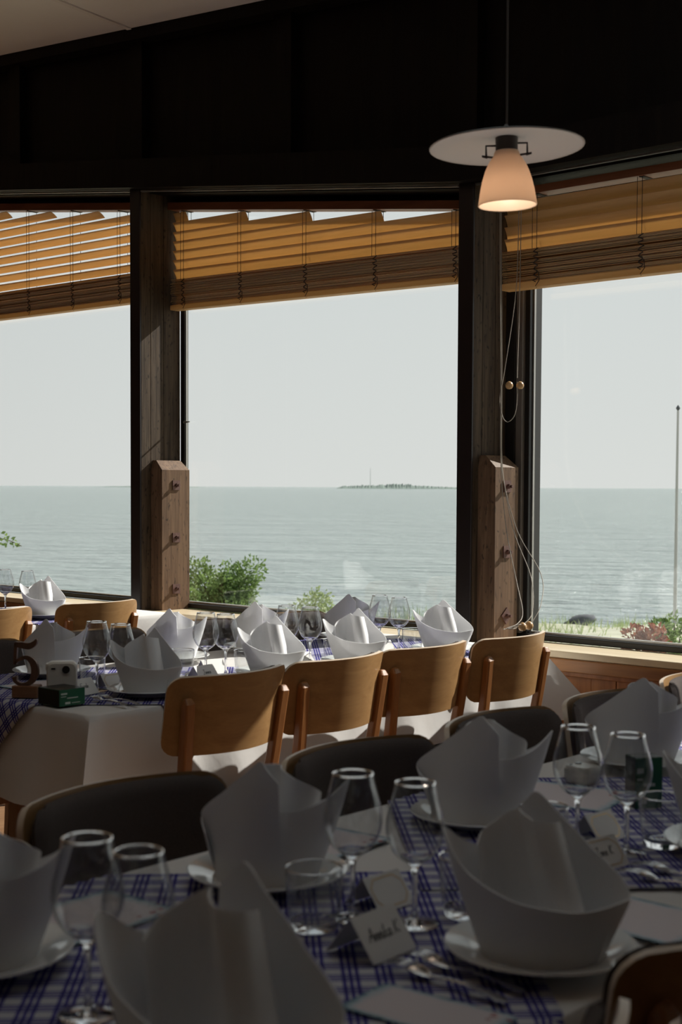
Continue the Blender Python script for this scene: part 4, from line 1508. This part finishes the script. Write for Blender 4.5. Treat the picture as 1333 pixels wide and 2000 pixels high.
# ---- instant cameras and film boxes
def instant_camera(name_, label):
    root = bpy.data.objects.new(name_, None)
    COL.objects.link(root)
    tag(root, label, 'camera', 'instant cameras on the tables')
    m = MB()
    def rr(w, h, r, n=5):
        ol = []
        for cx, cy, a0 in ((w / 2 - r, h - r, 0), (-w / 2 + r, h - r, 90), (-w / 2 + r, r, 180), (w / 2 - r, r, 270)):
            for k in range(n):
                an = math.radians(a0 + 90 * k / (n - 1))
                ol.append((cx + r * math.cos(an), cy + r * math.sin(an)))
        return ol
    ol = rr(0.088, 0.104, 0.018)
    lay = [(0.90, -0.030), (0.98, -0.024), (1.0, -0.012), (1.0, 0.014), (0.97, 0.024), (0.90, 0.028)]
    rows = [[(x * s, y, 0.052 + (z - 0.052) * s) for x, z in ol + ol[:1]] for s, y in lay]
    m.sheet(rows)
    n = len(ol)
    m.add([(x * 0.90, -0.030, 0.052 + (z - 0.052) * 0.90) for x, z in ol], [tuple(range(n))])
    m.add([(x * 0.90, 0.028, 0.052 + (z - 0.052) * 0.90) for x, z in ol], [tuple(range(n - 1, -1, -1))])
    m.build('body', M['plastic'], root, smooth=50)
    b = MB()
    for cx, cz, r, y in ((0.012, 0.082, 0.011, -0.034),):
        ring = [(cx + r * math.cos(2 * PI * k / 18), cz + r * math.sin(2 * PI * k / 18)) for k in range(18)]
        b.add([(x, y, z) for x, z in ring] + [(x, -0.028, z) for x, z in ring], [tuple(range(18))] + [(k, k + 18, (k + 1) % 18 + 18, (k + 1) % 18) for k in range(18)])
    b.build('lens', M['plastic_dark'], root, smooth=40)
    b = MB()
    b.box(-0.030, -0.018, -0.032, -0.027, 0.083, 0.087)
    b.build('flash', M['plastic_dark'], root)
    b = MB().box(-0.046, -0.036, -0.020, 0.016, 0.078, 0.098)
    b.build('grip', M['plastic'], root, bevel=0.003)
    return root
ic = instant_camera('instant_camera', 'white instant camera standing upright beside the wooden number five')
ic.location = W(2.435, 3.285, TZ)
ic.rotation_euler = (0, 0, math.radians(10))
ic2 = instant_camera('instant_camera', 'white instant camera lying flat, seen through the taller right wine glass')
ic2.location = W(2.45, 1.50, TZ + 0.020)
ic2.scale = (0.6, 0.6, 0.6)
ic2.rotation_euler = (math.radians(-90), 0, math.radians(40))
def film_box(label, lx, ly, lz, loc, rot):
    root = bpy.data.objects.new('film_box', None)
    COL.objects.link(root)
    tag(root, label, 'box', 'green film boxes on the tables')
    MB().box(-lx / 2, lx / 2, -ly / 2, ly / 2, 0, lz).build('carton', M['box_green'], root, bevel=0.0012)
    e = 0.0006
    m = MB()
    m.box(-lx / 2 - e, -lx / 2, -ly / 2 + 0.001, ly / 2 - 0.001, 0.001, lz - 0.001)
    m.box(-lx / 2 + 0.001, lx / 2 - 0.001, -ly / 2 + 0.001, ly / 2 - 0.001, lz, lz + e)
    m.build('dark_face', M['box_dark'], root)
    m = MB()
    for x0, x1, z0, z1 in ((0.06, 0.30, 0.70, 0.80), (0.06, 0.26, 0.56, 0.60), (0.30, 0.72, 0.44, 0.50), (0.22, 0.42, 0.10, 0.24), (0.48, 0.80, 0.14, 0.18)):
        m.box(-lx / 2 + x0 * lx, -lx / 2 + x1 * lx, -ly / 2 - e, -ly / 2, z0 * lz, z1 * lz)
    m.build('print', M['box_white'], root)
    root.location = loc
    root.rotation_euler = rot
    return root
film_box('green and black film box lying in front of the white instant camera', 0.088, 0.098, 0.046, W(2.354, 3.178, TZ), (0, 0, R0))
film_box('green film box standing upright, seen through the shorter right wine glass', 0.056, 0.046, 0.098, W(2.36, 1.335, TZ), (0, 0, R0 - 0.6))

# ================================================================== OUTSIDE
SEA_Z = -2.4
o = MB().add([(-16000, 34, SEA_Z), (16000, 34, SEA_Z), (16000, 22000, SEA_Z), (-16000, 22000, SEA_Z)], [(0, 1, 2, 3)]).build('sea', M['sea'])
struct(o)
# shore: a strip of uneven turf sloping down to the water
def ground_z(x, y):
    return plin([(5, -1.0), (12, -1.1), (27, -1.32), (33, -1.92), (38, -2.45), (60, -3.2)], y + 0.15 * x) + 0.10 * math.sin(x * 0.7 + y * 0.3) + 0.07 * math.sin(x * 1.9 - y * 0.8)
rows = []
for j in range(46):
    y = 4 + j * 1.3
    rows.append([(x, y, ground_z(x, y)) for x in [-30 + i * 1.2 for i in range(52)]])
g = MB().sheet(rows).build('shore', M['ground'], None, smooth=80)
# keep the turf outside the house
keep = []
struct(g)

def leaves(n, fn, size, seed, droop=0.3):
    rnd = random.Random(seed)
    m = MB()
    for _ in range(n):
        p, out = fn(rnd)
        s = size * rnd.uniform(0.6, 1.3)
        d = (Vector(out) + Vector((rnd.uniform(-1, 1), rnd.uniform(-1, 1), rnd.uniform(-0.8, 0.9)))).normalized()
        sd = d.cross(Vector((rnd.uniform(-1, 1), rnd.uniform(-1, 1), rnd.uniform(-1, 1)))).normalized()
        p = Vector(p)
        up = sd.cross(d) * s * 0.18
        m.add([p, p + d * s * 0.5 + sd * s * 0.3 + up, p + d * s, p + d * s * 0.5 - sd * s * 0.3 + up], [(0, 1, 2), (0, 2, 3)])
    return m
def bush(name, label, x, y, w, h, n, size, mat, seed, stems=7):
    z0 = ground_z(x, y) - 0.05
    root = bpy.data.objects.new(name, None)
    COL.objects.link(root)
    root.location = (x, y, z0)
    tag(root, label, 'bush', 'plants growing outside the windows')
    rnd = random.Random(seed)
    tips = []
    m = MB()
    for k in range(stems):
        a = rnd.uniform(0, 2 * PI)
        r = rnd.uniform(0.15, 0.5) * w
        hh = h * rnd.uniform(0.65, 1.0)
        pts = [(0.05 * math.cos(a), 0.05 * math.sin(a), 0), (r * 0.45 * math.cos(a), r * 0.45 * math.sin(a), hh * 0.5), (r * math.cos(a), r * math.sin(a), hh * 0.95)]
        m.tube(pts, [0.02 * h, 0.012 * h, 0.004 * h], 6)
        tips += [(Vector(pts[1]), 0.30 * w), (Vector(pts[2]), 0.22 * w), ((Vector(pts[1]) + Vector(pts[2])) / 2, 0.28 * w)]
    for k in range(stems):
        a = rnd.uniform(0, 2 * PI)
        tips.append((Vector((0.35 * w * math.cos(a), 0.35 * w * math.sin(a), h * rnd.uniform(0.12, 0.4))), 0.22 * w))
    m.build('stems', M['stem'], root)
    def fn(r):
        c, rad = r.choice(tips)
        d = Vector((r.gauss(0, 1), r.gauss(0, 1), r.gauss(0, 1))).normalized()
        p = c + d * rad * r.uniform(0.3, 1.0) ** 0.6
        p.z = max(0.02, p.z)
        return p, d
    leaves(n, fn, size, seed).build('foliage', mat, root)
    return root
bush('green_bush', 'round green bush outside the middle window, right of the left post', -2.42, 27.5, 1.35, 1.2, 6500, 0.085, M['leaf'], 11, 9)
bush('green_bush', 'thin green shrub close beside the left post, left of the round bush', -2.66, 25.0, 0.3, 1.0, 400, 0.08, M['leaf'], 12, 4)
bush('red_leaved_plant', 'reddish leaved plant outside the right window, left of the flagpole', 2.34, 10.6, 0.46, 1.55, 3000, 0.055, M['leaf_red'], 13, 7)
bush('green_bush', 'small green plant at the foot of the flagpole', 2.76, 11.6, 0.40, 1.52, 3000, 0.045, M['leaf'], 14, 6)
bush('green_bush', 'low pale green weeds right of the round bush', -0.6, 27.0, 0.9, 0.45, 700, 0.08, M['grass'], 15, 6)
# twig reaching into the left window
tw = bpy.data.objects.new('leafy_twig', None)
COL.objects.link(tw)
tw.location = (-4.2, 16.2, 0.72)
tag(tw, 'leafy twig tip entering at the left edge over the water', 'twig')
MB().tube(catmull([(-0.6, 0, -0.1), (-0.1, 0, 0.06), (0.25, 0, 0.02), (0.45, 0, -0.06)], 5), 0.005, 5).build('twig', M['stem'], tw)
def fn(r):
    t = r.uniform(0, 1) ** 1.8
    return (-0.2 + 0.62 * t, r.gauss(0, 0.05), 0.10 - 0.16 * t + r.gauss(0, 0.035)), (0.5, 0, 0.2)
leaves(130, fn, 0.055, 21).build('foliage', M['leaf'], tw)
# shore grass
rnd = random.Random(31)
m = MB()
for _ in range(15000):
    x, y = rnd.uniform(-9, 14), rnd.uniform(9, 43)
    if (x, y) and math.sin(x * 1.3 + y * 0.7) + math.sin(x * 0.5 - y * 0.45) < rnd.uniform(-1.6, 1.4):
        continue
    if abs(x / y) > 0.32:
        continue
    z = ground_z(x, y) - 0.02
    hh = rnd.uniform(0.10, 0.34)
    a = rnd.uniform(0, 2 * PI)
    wd = 0.012
    lx, ly = rnd.gauss(0, 0.08), rnd.gauss(0, 0.08)
    m.add([(x - wd * math.cos(a), y - wd * math.sin(a), z), (x + wd * math.cos(a), y + wd * math.sin(a), z), (x + lx, y + ly, z + hh)], [(0, 1, 2)])
gr = m.build('grass', M['grass'])
gr['kind'] = 'stuff'
tag(gr, 'pale green grass along the shore outside the windows', 'grass')
# rock by the water
rk = MB()
rows = []
for j in range(9):
    t = j / 8 * PI
    r = []
    for i in range(17):
        a = i / 16 * 2 * PI
        s = 1 + 0.16 * math.sin(3 * a + j) + 0.1 * math.sin(5 * a - 2 * j)
        r.append((0.38 * s * math.sin(t) * math.cos(a), 0.26 * s * math.sin(t) * math.sin(a), 0.17 * math.cos(t) + 0.05 * math.cos(a) * math.sin(t)))
    rows.append(r)
rk.sheet(rows, flip=True)
o = rk.build('shore_rock', M['rock'], None, smooth=50)
o.location = (6.15, 35.2, max(SEA_Z, ground_z(6.15, 35.2)) + 0.10)
tag(o, 'dark rock at the water edge, left of the red leaved plant', 'rock')
# flagpole
fp = bpy.data.objects.new('flagpole', None)
COL.objects.link(fp)
fp.location = (7.62, 31.4, ground_z(7.62, 31.4) - 0.05)
tag(fp, 'tall grey flagpole with a pointed top outside the right window', 'flagpole')
hz = 1.37 + (951 - 800) / 2700 * 31.4 - fp.location.z
MB().lathe([(0.045, 0), (0.040, 1.2), (0.026, hz)], 14).build('pole', M['pole'], fp, smooth=60)
MB().lathe([(0.012, hz), (0.05, hz + 0.05), (0.045, hz + 0.07), (0.005, hz + 0.13)], 12).build('finial', M['rock'], fp, smooth=30)
# far island
rows = []
rnd = random.Random(41)
nx = 160
prof = [(0, 0.0), (0.05, 0.55), (0.2, 0.75), (0.33, 0.85), (0.42, 1.05), (0.55, 0.95), (0.7, 0.6), (0.8, 0.5), (0.88, 0.42), (0.96, 0.5), (1, 0.0)]
X0, X1, YI = 0 * 1.0, 290.0, 3000.0
hs = [plin(prof, i / nx) * 9.5 * (0.8 + 0.4 * rnd.random()) for i in range(nx + 1)]
for j, (dy, f) in enumerate(((-40, 0.0), (-25, 0.35), (-8, 0.9), (0, 1.0), (20, 0.8), (50, 0.0))):
    rows.append([(-12 + (X1 - X0) * i / nx, YI + dy, SEA_Z + hs[i] * f * (0.85 + 0.3 * rnd.random())) for i in range(nx + 1)])
o = MB().sheet(rows).build('island', M['island'])
isl = struct(o)
o = MB().lathe([(0.5, 0), (0.25, 45)], 6, (63, YI, SEA_Z)).build('radio_mast', M['island'])
o.parent = isl
rows = [[(-760 + 12 * i, 4200 + dy, SEA_Z + f * 6 * (0.5 + 0.5 * rnd.random()) * math.sin(PI * i / 30)) for i in range(31)] for dy, f in ((-30, 0), (0, 1), (40, 0))]
struct(MB().sheet(rows).build('island', M['island']))
